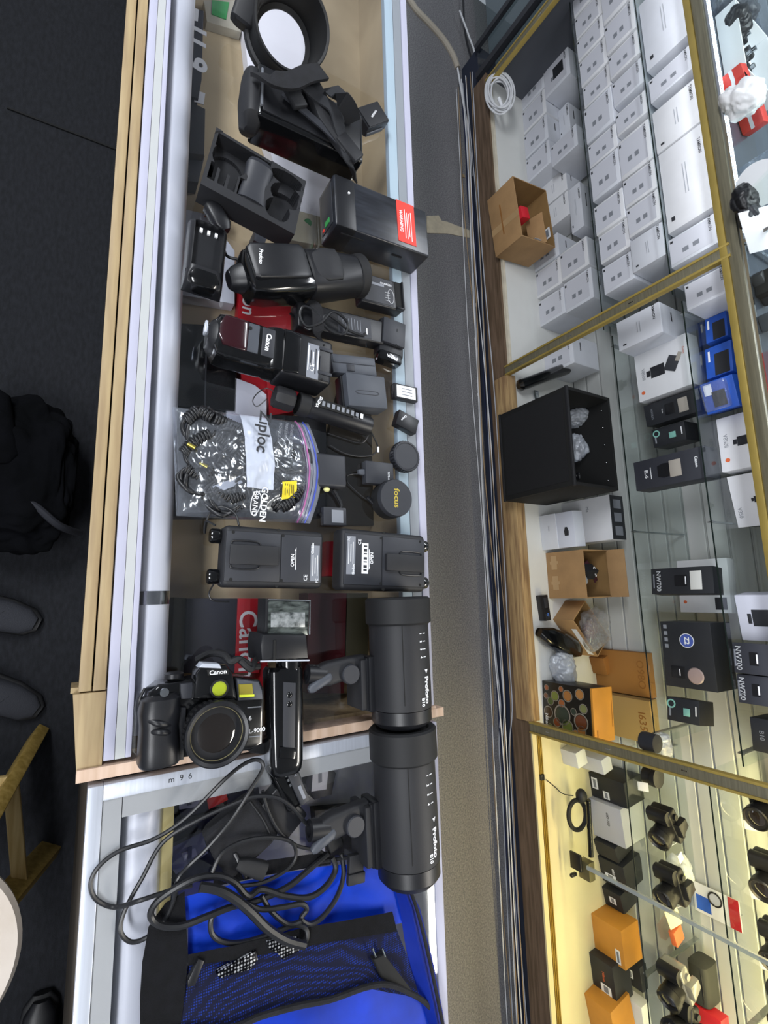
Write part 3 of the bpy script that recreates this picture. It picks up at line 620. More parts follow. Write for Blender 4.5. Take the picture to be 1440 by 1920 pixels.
# ---- two flash power packs, lying clip side up
def power_pack(c, label, flip, barcode):
    z = T+.044; mid, yaw, lx, ly = fit(c, z)
    if flip: yaw += math.pi
    k = thing('flash_power_pack', label, 'power pack', (mid.x, mid.y, T), yaw)
    s = 1
    obj('body', MB().box((0, 0, .022), (lx, ly, .040), .009, seg=4), MATTE, k)
    obj('back_plate', MB().box((0, -ly*.22, .0420), (lx-.018, ly*.52, .003), .001), SLATE, k)
    dr = obj('battery_door', MB().box((0, ly*.26, .0420), (lx-.018, ly*.42, .003), .001), SLATE, k)
    obj('belt_clip', MB().box((-.002, -ly*.22, .0485), (.030, ly*.46, .004), .0015).box((-.002, -ly*.01, .046), (.030, .008, .007), .0015), MATTE, k)
    for e in (-1, 1):
        obj('clip_spring', MB().tube([(-.002+e*.016, -ly*.43, .044), (-.002+e*.021, -ly*.41, .0445), (-.002+e*.021, -ly*.20, .0445), (-.002+e*.016, -ly*.16, .044)], .0013, 8, 3), BLK, k)
        obj('socket_cap', MB().lathe([(.001, 0), (.010, 0), (.0115, .003), (.0115, .014), (.009, .018), (.001, .018)], (e*lx*.33, -ly/2-.016, .020), (0, 1, 0), 14), GLS, k)
        obj('side_screw', MB().cyl((e*(lx/2-.0035), ly*.02, .0385), (e*(lx/2-.0035), ly*.02, .0408), .003, seg=16), DEEP, k)
        for yy in (-.42, .06):
            obj('screw', MB().cyl((e*lx*.38, ly*yy, .0434), (e*lx*.38, ly*yy, .0438), .0025, seg=16), DEEP, k)
    txt('OPEN', .0078, WHITE, dr, (.003, ly*.165, .0438), (0, 0, 0), bold=.02)
    obj('arrow_print', MB().prism([(-.016, ly*.205), (.017, ly*.205), (.017, ly*.198), (-.016, ly*.196), (-.021, ly*.192)] if False else [(.018, ly*.200), (-.018, ly*.200), (-.012, ly*.184), (-.012, ly*.193), (.018, ly*.193)], .0436, .0440), WHITE, dr)
    pl = obj('rating_label', MB().box((.006, ly*.40, .0437), (lx*.62, ly*.095, .0005)), GREYC, dr)
    txt('Godox', .0062, WHITE, pl, (-.018, ly*.372, .0441), (0, 0, 0), bold=.03)
    for i in range(3): obj('print_bar', MB().box((.010, ly*(.378+.024*i), .0441), (lx*(.36-.08*(i % 2)), .0010, .0003)), WHITE, pl)
    txt('CE', .0085, WHITE, dr, (.030, ly*.305, .0438), (0, 0, 0)); txt('FC', .0060, WHITE, pl, (.034, ly*.425, .0441), (0, 0, 0))
    if barcode:
        b = obj('barcode_sticker', MB().box((.002, ly*.245, .0442), (lx*.50, .0125, .0006), 0), WHITE, dr)
        for i, (u, w_) in enumerate(((-.020, .003), (-.014, .005), (-.006, .002), (.0, .004), (.008, .002), (.014, .005), (.021, .003))):
            obj('barcode_bar', MB().box((.002+u, ly*.243, .0447), (w_, .0065, .0003)), INK, b, smooth=0)
    return k
pk = power_pack([(423, 984), (609, 996), (607, 1104), (414, 1100)], 'flash power pack with its two sockets toward the counter front, without barcode sticker', False, False)
for o in [c for c in pk.children_recursive if c.name.startswith('lettering')]: o.rotation_euler[2] += math.pi
power_pack([(645, 990), (800, 1003), (799, 1108), (636, 1108)], 'flash power pack with a white barcode sticker, at the back edge of the counter', True, True)
for o in [c for c in bpy.data.objects if c.parent and c.parent.name.startswith('flash_power_pack')]: pass
coil([(404, 985, T+.03), (386, 978, T+.02), (384, 1000, T+.008), (392, 965, T+.02), (415, 950, T+.03), (440, 962, T+.035), (448, 985, T+.045)], .0016, pk, name='cap_cord')
coil([(404, 1090, T+.02), (392, 1112, T+.004), (400, 1126, T+.003), (430, 1128, T+.002)], .0013, pk, name='cap_cord')
# ---- the film camera on its back, lens up
def cam35():
    c = P(395, 1350, T); k = thing('film_camera', 'black film camera lying on its back with its lens up and a yellow-green finder window', 'camera', c, math.pi/2)
    zb = T+.045
    obj('body_shell', pad([(268, 1418), (272, 1335), (279, 1298), (298, 1283), (340, 1278), (362, 1273), (440, 1268), (488, 1276), (496, 1294), (493, 1395), (470, 1408), (340, 1420)], T+.004, zb, .004), GLS, k, W=True)
    g0, g1 = P(299, 1300, T+.036), P(297, 1430, T+.036); gm = (g0+g1)/2; gl = (g1-g0).length
    obj('hand_grip', MB().loft([(-gl*.50, .002, 0, .018, .022, 3), (-gl*.44, .001, 0, .024, .028, 3), (-gl*.25, 0, 0, .026, .031, 3), (-gl*.05, 0, 0, .024, .028, 3), (gl*.15, 0, 0, .025, .030, 3), (gl*.46, 0, 0, .026, .030, 3), (gl*.50, 0, 0, .024, .028, 3)], 36, 3).xf(Matrix.Translation(gm) @ Matrix.Rotation(math.atan2(g1.y-g0.y, g1.x-g0.x), 4, 'Z')), BLK, k, W=True)
    obj('grip_ridge', MB().tube([P(280, 1350, T+.060), P(298, 1357, T+.066), P(318, 1358, T+.060)], .004, 12), BLK, k, W=True)
    obj('grip_ridge', MB().tube([P(286, 1372, T+.060), P(302, 1373, T+.066), P(318, 1374, T+.060)], .004, 12), BLK, k, W=True)
    obj('grip_cap', pad([(268, 1425), (326, 1420), (324, 1433), (300, 1436), (270, 1431)], T+.008, T+.060, .003, zp=T+.06), MATTE, k, W=True)
    obj('finder_hump', pad([(362, 1312), (368, 1262), (378, 1248), (425, 1246), (438, 1262), (446, 1312)], T+.03, T+.062, .006, zp=T+.062), GLS, k, W=True)
    obj('hump_cap', pad([(373, 1252), (380, 1243), (412, 1245), (416, 1254)], T+.04, T+.0635, .002, zp=T+.0635), ALU, k, W=True)
    p_ = obj('name_plate', pad([(388, 1256), (428, 1255), (430, 1265), (390, 1267)], T+.058, T+.0640, .001, zp=T+.064), DEEP, k, W=True)
    txt('Canon', .0080, WHITE, k, local(k, 409, 1260.5, T+.0645), (0, 0, 0), bold=.02, sx=1.1)
    obj('finder_window', MB().lathe([(.001, 0), (.0098, 0), (.0098, .002), (.008, .0035), (.001, .0035)], P(411, 1291, T+.0625), (0, 0, 1), 32), mat('green_window', '9aa82a', .15, coat=.6, emit=0), k, W=True)
    obj('window_ring', MB().lathe([(.0098, 0), (.0128, 0), (.0125, .003), (.0098, .003)], P(411, 1291, T+.0615), (0, 0, 1), 32, closed=True), BLK, k, W=True)
    obj('left_shoulder', pad([(444, 1272), (486, 1278), (493, 1295), (494, 1312), (446, 1315)], T+.04, T+.054, .004, zp=T+.054), GREYP, k, W=True)
    obj('flash_window', pad([(448, 1283), (474, 1282), (476, 1305), (449, 1307)], T+.050, T+.0565, .002, zp=T+.0565), mat('amber_window', '8b8132', .15, coat=.6), k, W=True)
    obj('window_line', pad([(449, 1303), (477, 1302), (477, 1306), (449, 1308)], T+.056, T+.0572, 0, zp=T+.0572), mat('yellow_green_print', 'd6e23c', .4), k, W=True)
    obj('shutter_dial', MB().lathe([(.001, 0), (.013, 0), (.013, .006), (.010, .008), (.001, .008)], P(326, 1271, T+.028), (-1, 0, 0), 28), BLK, k, W=True)
    obj('silver_button', MB().lathe([(.001, 0), (.0055, 0), (.0055, .003), (.001, .0035)], P(308, 1298, T+.066), (0, 0, 1), 24), CHR, k, W=True)
    obj('sensor_lamp', MB().sphere(P(350, 1298, T+.047), .0055, (1, 1, .5)), GLS, k, W=True)
    obj('shoulder_panel', pad([(338, 1282), (362, 1279), (364, 1310), (338, 1312)], T+.04, T+.050, .003, zp=T+.05), SLATE, k, W=True)
    obj('front_column', pad([(331, 1326), (350, 1326), (345, 1425), (322, 1430)], T+.03, T+.052, .003, zp=T+.052), BLK, k, W=True)
    lc = P(410, 1378, T+.086); o = Vector((lc.x, lc.y, T+.04)); 
    l = obj('lens_barrel', MB().lathe([(.036, .0), (.038, .002), (.038, .010), (.036, .012), (.0395, .014), (.0405, .016), (.0405, .030), (.042, .033), (.042, .044), (.040, .046), (.036, .044), (.033, .034), (.001, .034)], o, (0, 0, 1), 64), BLK, k, W=True)
    for i in range(36):
        a = i*2*math.pi/36; obj('grip_rib', MB().box((o.x+.0405*math.cos(a), o.y+.0405*math.sin(a), o.z+.023), (.002, .0035, .013), rz=a), RUB, l, W=True, smooth=0)
    obj('filter_ring', MB().lathe([(.0335, .035), (.0345, .036), (.0345, .0375), (.0335, .0375)], o, (0, 0, 1), 64, closed=True), mat('pale_gold_ring', 'a89f78', .3, .5), l, W=True)
    obj('front_element', MB().sphere((o.x, o.y, o.z+.028), .033, (1, 1, .28), 40), mat('dark_lens_glass', '1a1614', .05, coat=1), l, W=True)
    txt('DL-9000', .0085, WHITE, k, local(k, 478, 1370, zb+.0008), (0, 0, 0), bold=.02)
    txt('6', .0085, WHITE, k, local(k, 469, 1347, zb+.0008), (0, 0, 0), bold=.03); 
    obj('silver_line', pad([(464, 1326), (490, 1324), (490, 1326), (464, 1328)], zb-.001, zb+.0006), GREYC, k, W=True)
    obj('silver_line', pad([(463, 1381), (488, 1379), (488, 1381), (463, 1383)], zb-.001, zb+.0006), GREYC, k, W=True)
    obj('strap_lug', MB().tube([P(272, 1290, T+.03), P(262, 1312, T+.03), P(262, 1330, T+.025), P(270, 1340, T+.03)], .002), BLK, k, W=True)
    obj('base_lug', pad([(316, 1424), (330, 1424), (328, 1436), (314, 1436)], T+.01, T+.035, .002, zp=T+.035), BLK, k, W=True)
    return k
cam35()
# ---- handle-mount flash on its bracket
c = P(530, 1300, T); k = thing('handle_flash', 'black handle-grip flash with a clear square head, lying beside the film camera', 'flash', c, math.pi/2)
obj('head_shell', pad([(492, 1188), (576, 1190), (580, 1236), (490, 1240), (488, 1210)], T+.004, T+.070, .006, zp=T+.07), BLK, k, W=True)
obj('head_box', pad([(498, 1122), (582, 1126), (579, 1192), (496, 1192)], T+.02, T+.058, .003, zp=T+.058), BLK, k, W=True)
obj('reflector', pad([(504, 1126), (580, 1128), (577, 1190), (502, 1190)], T+.055, T+.060, .001, zp=T+.06), mat('flash_reflector', '6e7673', .18, .5, hex2='2b302f', scale=60, stretch=(1, 3, 1)), k, W=True)
obj('fresnel_panel', pad([(508, 1148), (572, 1148), (572, 1176), (508, 1176)], T+.0602, T+.0612, .0003, zp=T+.061), mat('fresnel_panel', '9a9fa0', .25, .2, hex2='3d4243', scale=90), k, W=True)
obj('rim', MB().tube([P(502, 1124, T+.062), P(582, 1126, T+.062), P(580, 1190, T+.062)], .0012, 8, 1), CHR, k, W=True)
obj('bracket_edge', MB().tube([P(488, 1240, T+.070), P(580, 1238, T+.070)], .0012, 8, 1), ALU, k, W=True)
obj('tilt_scale', pad([(513, 1200), (518, 1200), (517, 1238), (512, 1238)], T+.068, T+.072, .001, zp=T+.072), DEEP, k, W=True)
obj('neck', MB().cyl(P(541, 1236, T+.034), P(541, 1274, T+.034), .020, .019, 32), GLS, k, W=True)
obj('hand_grip', MB().loft([(-.078, 0, .0, .024, .020), (-.072, 0, 0, .028, .024), (.0, 0, 0, .028, .024), (.060, 0, 0, .026, .024), (.072, 0, 0, .024, .022), (.078, 0, 0, .020, .018)], 36, 4).xf(Matrix.Translation((P(531, 1346, T+.03)).to_tuple()) @ Matrix.Rotation(.02, 4, 'Z')), GLS, k, W=True)
obj('grip_panel', pad([(531, 1278), (556, 1280), (554, 1418), (530, 1416)], T+.04, T+.0555, .003, zp=T+.0555), SLATE, k, W=True)
obj('grip_foot', pad([(526, 1400), (556, 1402), (554, 1424), (524, 1422)], T+.02, T+.057, .003, zp=T+.057), GLS, k, W=True)
for y in (1303, 1320): obj('grip_button', MB().sphere(P(543, y, T+.0555), .0045, (1, 1, .4)), GLS, k, W=True)
obj('bracket_bar', pad([(455, 1398), (500, 1392), (508, 1400), (504, 1416), (470, 1412)], T+.003, T+.018, .002, zp=T+.018), MATTE, k, W=True)
coil([(370, 1236, T+.01), (395, 1225, T+.03), (420, 1228, T+.05), (432, 1240, T+.06), (448, 1236, T+.06), (470, 1248, T+.055), (485, 1250, T+.05)], .005, k, RUB)
coil([(450, 1238, T+.062), (470, 1255, T+.062), (478, 1240, T+.05), (486, 1230, T+.03)], .0045, k, RUB)
# ---- two studio flash heads
def studio(cx0, y0, cx1, y1, label, model, zc=.066, zc2=None):
    a = P(cx0, y0, T+zc); b = P(cx1, y1, T+(zc2 or zc)); d = b-a; ln = d.length
    k = thing('studio_flash', label, 'studio flash', ((a.x+b.x)/2, (a.y+b.y)/2, T), math.atan2(d.y, d.x))
    o = (-ln/2, 0, zc); L = ln
    obj('body', MB().lathe([(.001, L*.16), (.0505, L*.16), (.0505, L*.84), (.0500, L*.86), (.001, L*.86)], o, (1, 0, 0), 72), MATTE, k)
    obj('front_cap', MB().lathe([(.001, .004), (.040, .004), (.044, .0), (.052, .0), (.0555, .003), (.0555, L*.20), (.052, L*.215), (.001, L*.215)], o, (1, 0, 0), 72), RUB, k)
    obj('rear_ring', MB().lathe([(.001, L*.865), (.0495, L*.865), (.0495, L*.955), (.046, L*.975), (.040, L*1.0), (.001, L*1.0)], o, (1, 0, 0), 72), BLK, k)
    obj('body_seam', MB().box((0, -.022, zc+.0452), (L*.62, .0012, .0012)), DEEP, k)
    obj('mount_rail', MB().box((L*.16, -.053, .045), (L*.42, .014, .045), .003).box((L*.16, -.0615, .060), (L*.40, .006, .010), .002), BLK, k)
    obj('rail_clamp', MB().box((L*.16, -.068, .038), (L*.38, .012, .055), .003), MATTE, k)
    ar = obj('stand_arm', MB().loft([(-.035, 0, 0, .016, .012, 4), (-.02, 0, 0, .019, .013, 4), (.02, 0, 0, .017, .012, 4), (.045, 0, 0, .015, .012, 3)], 24).xf(Matrix.Translation((L*.04, -.105, .045)) @ Matrix.Rotation(math.pi/2+.15, 4, 'Z')), MATTE, k)
    obj('tilt_knob', MB().lathe([(.001, 0), (.0155, 0), (.0155, .010), (.014, .012), (.001, .012)], (L*.07, -.090, .052), (0, 0, 1), 36), SLATE, k)
    obj('lock_lever', MB().loft([(-.020, 0, 0, .004, .004), (-.015, 0, 0, .007, .006), (.016, 0, 0, .008, .007), (.022, 0, 0, .005, .004)], 18, 2.5).xf(Matrix.Translation((L*.11, -.142, .055)) @ Matrix.Rotation(math.pi/2+.45, 4, 'Z')), GREYP, k)
    obj('stand_socket', MB().lathe([(.009, 0), (.015, .001), (.015, .030), (.009, .031)], (L*.04, -.160, .045), (.15, 1, 0), 32, closed=True), BLK, k)
    def on(u, y): return (-L/2+L*u, y, zc+math.sqrt(.0505**2-y*y)+.0006)
    txt('Profoto', .0135, WHITE, k, on(.715, .020), (-.40, 0, 0), bold=.035); txt(model, .0085, WHITE, k, on(.80, .010), (-.18, 0, 0), bold=.03)
    obj('logo_mark', MB().prism([(-.003, -.004), (.003, 0), (-.003, .004)], 0, .0006), WHITE, k, loc=on(.575, .020), rot=(-.40, 0, 0))
    for i, u in enumerate((.285, .345, .405, .465)):
        txt(str(i+1), .006, WHITE, k, on(u, .010), (-.18, 0, 0), bold=.04); obj('scale_mark', MB().box((0, 0, 0), (.0012, .006, .0006)), WHITE, k, loc=on(u, .018), rot=(-.36, 0, 0))
    obj('side_button', MB().box((L*.33, .0475, zc+.012), (.010, .004, .006), .001), DEEP, k)
    return k
studio(745, 1120, 754, 1358, 'black cylindrical studio flash lying on the wood-trimmed counter, the upper of two', 'B10')
studio(754, 1361, 768, 1648, 'black cylindrical studio flash beside the blue bag, the lower of two', 'B10')
obj('wood_tab', MB().box((P(814, 1335, T).x, P(814, 1335, T).y, T-.006), (.022, .012, .010), .002), WOODP, ct, W=True)
# ---- charger at the foot of the film camera
k, lx, ly = slab('battery_charger', [(499, 1440), (548, 1426), (590, 1497), (548, 1525)], T+.036, .036, BLK, 'black charger with a grey contact plate, tilted under the looped black cords', 'charger')
obj('body', MB().box((0, 0, .015), (lx*1.04, ly*1.05, .030), .008, seg=3), GLS, k)
obj('contact_plate', MB().box((lx*.05, ly*.22, .0325), (lx*.88, ly*.42, .006), .002), SLATE, k)
for i in range(3): obj('contact', MB().box((-lx*.22+i*.008, -ly*.04, .034), (.004, .003, .003)), CHR, k)
txt('5 V', .007, GREYC, k, (-lx*.15, ly*.25, .036), (0, 0, .3), bold=.02); obj('oval_print', MB().box((lx*.25, ly*.25, .0358), (.022, .005, .0004), .0001), GREYC, k)
k, lx, ly = slab('soft_case', [(375, 1575), (470, 1500), (545, 1570), (425, 1640)], T+.030, .030, FAB, 'soft black pouch under the tangle of cords', 'pouch')
obj('body', MB().loft([(-lx*.52, 0, .014, ly*.38, .010), (-lx*.46, 0, .015, ly*.47, .014), (0, 0, .016, ly*.5, .015), (lx*.46, 0, .015, ly*.47, .014), (lx*.52, 0, .014, ly*.38, .010)], 36, 6), FAB, k)
obj('seam', MB().tube([(-lx*.45, ly*.35, .029), (0, ly*.38, .0315), (lx*.45, ly*.35, .029)], .0012), MATTE, k)
k, lx, ly = slab('power_adapter', [(470, 1520), (530, 1480), (580, 1525), (540, 1575)], T+.026, .026, BLK, 'black adapter block with metal prongs in the middle of the tangled cords', 'adapter')
obj('body', MB().box((0, 0, .013), (lx, ly, .026), .004, seg=3), BLK, k)
for s_ in (-.006, .006): obj('prong', MB().box((s_, ly*.52, .016), (.0025, .014, .005)), CHR, k)
# ---- cords
def Zc(l, z): return [(140+x/2, 1360+y/2, T+zz) for x, y, zz in [(p[0], p[1], p[2] if len(p) > 2 else z) for p in l]]
c1 = thing('extension_cord', 'thin black cord thrown in a long loop over the front edge of the aluminium-framed counter', 'cord', P(300, 1540, T))
coil(Zc([(440, 600), (350, 622), (240, 658), (150, 682, .003), (80, 652, .003), (60, 595, .004), (90, 530, .004), (170, 470, .005), (300, 425, .01), (420, 345, .02), (560, 205, .035), (640, 142, .035), (690, 130, .04), (706, 160, .042), (660, 240, .045), (600, 335, .042), (540, 412, .04), (480, 478, .035), (430, 525, .03), (385, 580, .03), (370, 660, .02), (330, 740, .010), (270, 795, .006), (210, 812, .004), (172, 770, .004), (190, 690, .004), (255, 570, .008), (330, 440, .018), (450, 362, .030), (600, 292, .040), (680, 266, .045), (760, 272, .050), (820, 312, .048), (870, 370, .035), (925, 418, .02), (965, 428, .014)], .030), .0029, c1)
obj('plug', MB().box((0, 0, .0), (.024, .026, .018), .004, seg=3), RUB, c1, loc=local(c1, 625, 1576, T+.014), rot=(0, 0, .3))
c3 = thing('extension_cord', 'thick black cord heaped in curls across the top of the blue bag', 'cord', P(480, 1700, T))
coil(Zc([(950, 480, .02), (880, 540, .022), (800, 605, .026), (690, 655, .028), (590, 680, .03), (500, 715, .03), (400, 752, .026), (320, 750, .022), (285, 712, .022), (310, 660, .028), (380, 610, .036), (460, 572, .042), (540, 565, .044), (600, 590, .044), (650, 640, .042), (700, 615, .030), (790, 640, .03), (880, 644, .03), (945, 600, .026), (978, 540, .022), (965, 495, .02)], .03), .0044, c3)
coil(Zc([(470, 605, .05), (540, 618, .054), (600, 650, .055), (660, 700, .055), (720, 760, .052), (790, 805, .048), (860, 825, .04)], .05), .0062, c3, name='cord')
coil(Zc([(1000, 480, .018), (1008, 560, .02), (985, 640, .024), (935, 712, .026), (885, 745, .028), (850, 725, .03), (870, 690, .032), (850, 670, .034), (780, 682, .036), (700, 690, .036), (640, 665, .036)], .03), .0038, c3, name='cord')
coil(Zc([(560, 690, .026), (515, 720, .024), (515, 780, .022), (560, 812, .022), (640, 812, .024), (740, 780, .026), (820, 750, .030), (865, 760, .034), (870, 800, .036), (840, 830, .036)], .03), .0036, c3, name='cord')
coil(Zc([(700, 640, .03), (740, 700, .03), (800, 745, .03), (850, 735, .034)], .03), .0036, c3, name='cord')
c4 = thing('charger_lead', 'thin glossy lead curling out of the charger towards the lower studio flash', 'lead', P(560, 1560, T))
coil(Zc([(705, 245, .04), (725, 320, .036), (765, 395, .03), (830, 450, .022), (905, 468, .018), (955, 490, .016)], .03), .0026, c4)
coil(Zc([(515, 550, .045), (555, 475, .045), (640, 432, .042), (740, 420, .036), (815, 440, .03), (828, 495, .026), (785, 548, .026), (700, 590, .03), (620, 602, .034)], .03), .0028, c4, name='cord')
obj('plug', MB().loft([(-.022, 0, 0, .006, .005), (-.01, 0, 0, .010, .008), (.012, 0, 0, .012, .009), (.022, 0, 0, .012, .009)], 16, 3), RUB, c4, loc=local(c4, 470, 1626, T+.034), rot=(0, 0, 1.1))
coil([(440, 1600, T+.03), (452, 1625, T+.035), (460, 1645, T+.03)], .0028, c4, name='cord')
# ---- blue organiser bag
BLU = mat('blue_nylon', '0547dc', .55, var=.22, scale=9, bump=.35, bscale=26)
NET = mat('navy_mesh', '122a86', .8)
nt = NET.node_tree; bs = nt.nodes['Principled BSDF']; tc = nt.nodes.new('ShaderNodeTexCoord'); vo = nt.nodes.new('ShaderNodeTexVoronoi'); vo.inputs['Scale'].default_value = 330; vo.inputs['Randomness'].default_value = .15
rp = nt.nodes.new('ShaderNodeValToRGB'); rp.color_ramp.elements[0].color = lin('1a45bc'); rp.color_ramp.elements[1].color = lin('0a1136'); rp.color_ramp.elements[0].position = .15; rp.color_ramp.elements[1].position = .42
nt.links.new(tc.outputs['Object'], vo.inputs['Vector']); nt.links.new(vo.outputs['Distance'], rp.inputs[0]); nt.links.new(rp.outputs[0], bs.inputs['Base Color'])
def sheet(rows, th=.002, amp=.003, sub=6, seed=0):
    """cloth through rows of (px, py, z) points, with thickness"""
    g = [[P(*p) for p in r] for r in rows]; n, m_ = (len(g)-1)*sub, (len(g[0])-1)*sub; out = []
    for i in range(n+1):
        a = min(i//sub, len(g)-2); s = i/sub-a; row = []
        for j in range(m_+1):
            b = min(j//sub, len(g[0])-2); t = j/sub-b
            p = g[a][b]*(1-s)*(1-t)+g[a+1][b]*s*(1-t)+g[a][b+1]*(1-s)*t+g[a+1][b+1]*s*t
            row.append(p+Vector((0, 0, amp*noise.noise(p*22+Vector((seed, 0, 0)))+amp*.4*noise.noise(p*60)+amp)))
        out.append(row)
    mb = MB().grid(out)
    r = bmesh.ops.solidify(mb.bm, geom=mb.bm.faces[:], thickness=-th) if th else None
    return mb
bb = thing('organiser_bag', 'bright blue organiser bag with a mesh pocket and black trim, lying open on the counter', 'bag', P(560, 1800, T))
obj('blue_panel', sheet([[(338, 1680, T+.012), (420, 1658, T+.012), (520, 1636, T+.012), (640, 1618, T+.012), (735, 1620, T+.012)], [(352, 1735, T+.006), (440, 1722, T+.006), (540, 1700, T+.006), (640, 1680, T+.006), (748, 1665, T+.010)], [(352, 1800, T+.006), (450, 1790, T+.006), (550, 1765, T+.006), (650, 1745, T+.006), (760, 1725, T+.012)]], seed=1, amp=.004), BLU, bb, W=True)
obj('lower_panel', sheet([[(320, 1890, T+.006), (450, 1850, T+.008), (560, 1830, T+.01), (680, 1815, T+.012), (775, 1800, T+.012)], [(310, 1940, T+.006), (450, 1940, T+.02), (560, 1940, T+.03), (690, 1940, T+.028), (815, 1945, T+.012)], [(310, 2030, T+.006), (450, 2030, T+.02), (560, 2030, T+.03), (690, 2030, T+.028), (835, 2030, T+.012)]], seed=2, amp=.004), BLU, bb, W=True)
obj('mesh_pocket', sheet([[(352, 1800, T+.016), (450, 1785, T+.018), (560, 1768, T+.020), (660, 1752, T+.020), (742, 1740, T+.018)], [(338, 1860, T+.018), (440, 1845, T+.024), (540, 1828, T+.030), (650, 1805, T+.026), (765, 1800, T+.018)], [(325, 1935, T+.02), (430, 1925, T+.04), (540, 1890, T+.045), (690, 1852, T+.038), (785, 1870, T+.020)]], seed=3, amp=.003, sub=8), NET, bb, W=True)
obj('pocket_trim', sheet([[(352, 1788, T+.024), (450, 1768, T+.026), (560, 1740, T+.028), (660, 1722, T+.028), (735, 1708, T+.024)], [(352, 1810, T+.024), (450, 1796, T+.026), (560, 1775, T+.028), (660, 1758, T+.028), (743, 1745, T+.024)]], seed=4, amp=.002), FAB, bb, W=True)
obj('pocket_hem', MB().tube([P(318, 1935, T+.026), P(430, 1928, T+.048), P(490, 1905, T+.05), P(560, 1886, T+.052), P(620, 1874, T+.05), P(690, 1850, T+.045), P(735, 1848, T+.04), P(790, 1874, T+.03), P(815, 1900, T+.02)], .004, 8), FAB, bb, W=True)
obj('black_flap', sheet([[(278, 1735, T+.006), (310, 1690, T+.008), (345, 1668, T+.018)], [(266, 1800, T+.006), (305, 1800, T+.012), (352, 1790, T+.020)], [(262, 1870, T+.006), (300, 1870, T+.012), (345, 1865, T+.022)], [(262, 1990, T+.006), (300, 1990, T+.012), (330, 1990, T+.022)]], seed=5), FAB, bb, W=True)
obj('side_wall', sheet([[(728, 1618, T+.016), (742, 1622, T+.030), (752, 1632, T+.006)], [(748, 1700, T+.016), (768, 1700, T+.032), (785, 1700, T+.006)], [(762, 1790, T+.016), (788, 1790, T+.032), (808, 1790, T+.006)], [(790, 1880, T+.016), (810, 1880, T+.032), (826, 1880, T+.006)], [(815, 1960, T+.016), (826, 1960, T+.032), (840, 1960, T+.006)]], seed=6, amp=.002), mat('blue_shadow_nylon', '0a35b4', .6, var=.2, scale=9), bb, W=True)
obj('edge_binding', MB().tube([P(600, 1616, T+.018), P(660, 1608, T+.02), P(728, 1612, T+.024), P(752, 1632, T+.03), P(780, 1700, T+.034), P(803, 1790, T+.034), P(822, 1880, T+.034), P(838, 1960, T+.034)], .003, 8), FAB, bb, W=True)
obj('edge_binding', sheet([[(400, 1640, T+.012), (500, 1612, T+.014), (620, 1596, T+.016)], [(400, 1662, T+.018), (500, 1640, T+.018), (620, 1620, T+.018)]], amp=.001), FAB, bb, W=True)
obj('strap_buckle', MB().box((0, 0, 0), (.042, .026, .010), .002).box((.012, 0, .004), (.016, .030, .008), .002), MATTE, bb, loc=local(bb, 666, 1628, T+.034), rot=(0, 0, -.08))
SIL = mat('silver_foil', 'c9cdd6', .25, .6)
nt = SIL.node_tree; bs = nt.nodes['Principled BSDF']; tc = nt.nodes.new('ShaderNodeTexCoord'); vo = nt.nodes.new('ShaderNodeTexVoronoi'); vo.inputs['Scale'].default_value = 230; vo.inputs['Randomness'].default_value = .2
rp = nt.nodes.new('ShaderNodeValToRGB'); rp.color_ramp.elements[0].color = lin('e6e9ee'); rp.color_ramp.elements[1].color = lin('0b0c12'); rp.color_ramp.elements[0].position = .35; rp.color_ramp.elements[1].position = .55
nt.links.new(tc.outputs['Object'], vo.inputs['Vector']); nt.links.new(vo.outputs['Distance'], rp.inputs[0]); nt.links.new(rp.outputs[0], bs.inputs['Base Color'])
for poly, lab in (([(405, 1826), (480, 1782), (484, 1800), (470, 1818), (412, 1836)], 'silver packet behind the mesh, left of the pocket middle'), ([(500, 1765), (560, 1758), (570, 1778), (530, 1800), (520, 1785), (505, 1780)], 'silver packet behind the mesh, right under the cord end')):
    t_ = tag(obj('foil_packet', pad(poly, T+.026, T+.033, .001, zp=T+.033), SIL), lab, 'packet')
t_ = tag(obj('cable_bundle', pad([(352, 1840), (372, 1798), (384, 1802), (366, 1850), (352, 1852)], T+.024, T+.032, .002, zp=T+.032), BLK), 'small dark piece with a pale clip at the left end of the mesh pocket', 'connector')
t_ = thing('adapter_plug', 'dark plug with silver prongs seen through the right of the mesh pocket', 'plug', P(730, 1830, T+.02))
obj('plug_body', pad([(700, 1800), (722, 1790), (752, 1830), (780, 1865), (740, 1852), (715, 1835)], T+.022, T+.036, .004, zp=T+.036), DEEP, t_, W=True)
for x in (698, 716): obj('prong', MB().cyl(P(x, 1778, T+.034), P(x+6, 1794, T+.034), .0016, seg=8), CHR, t_, W=True)
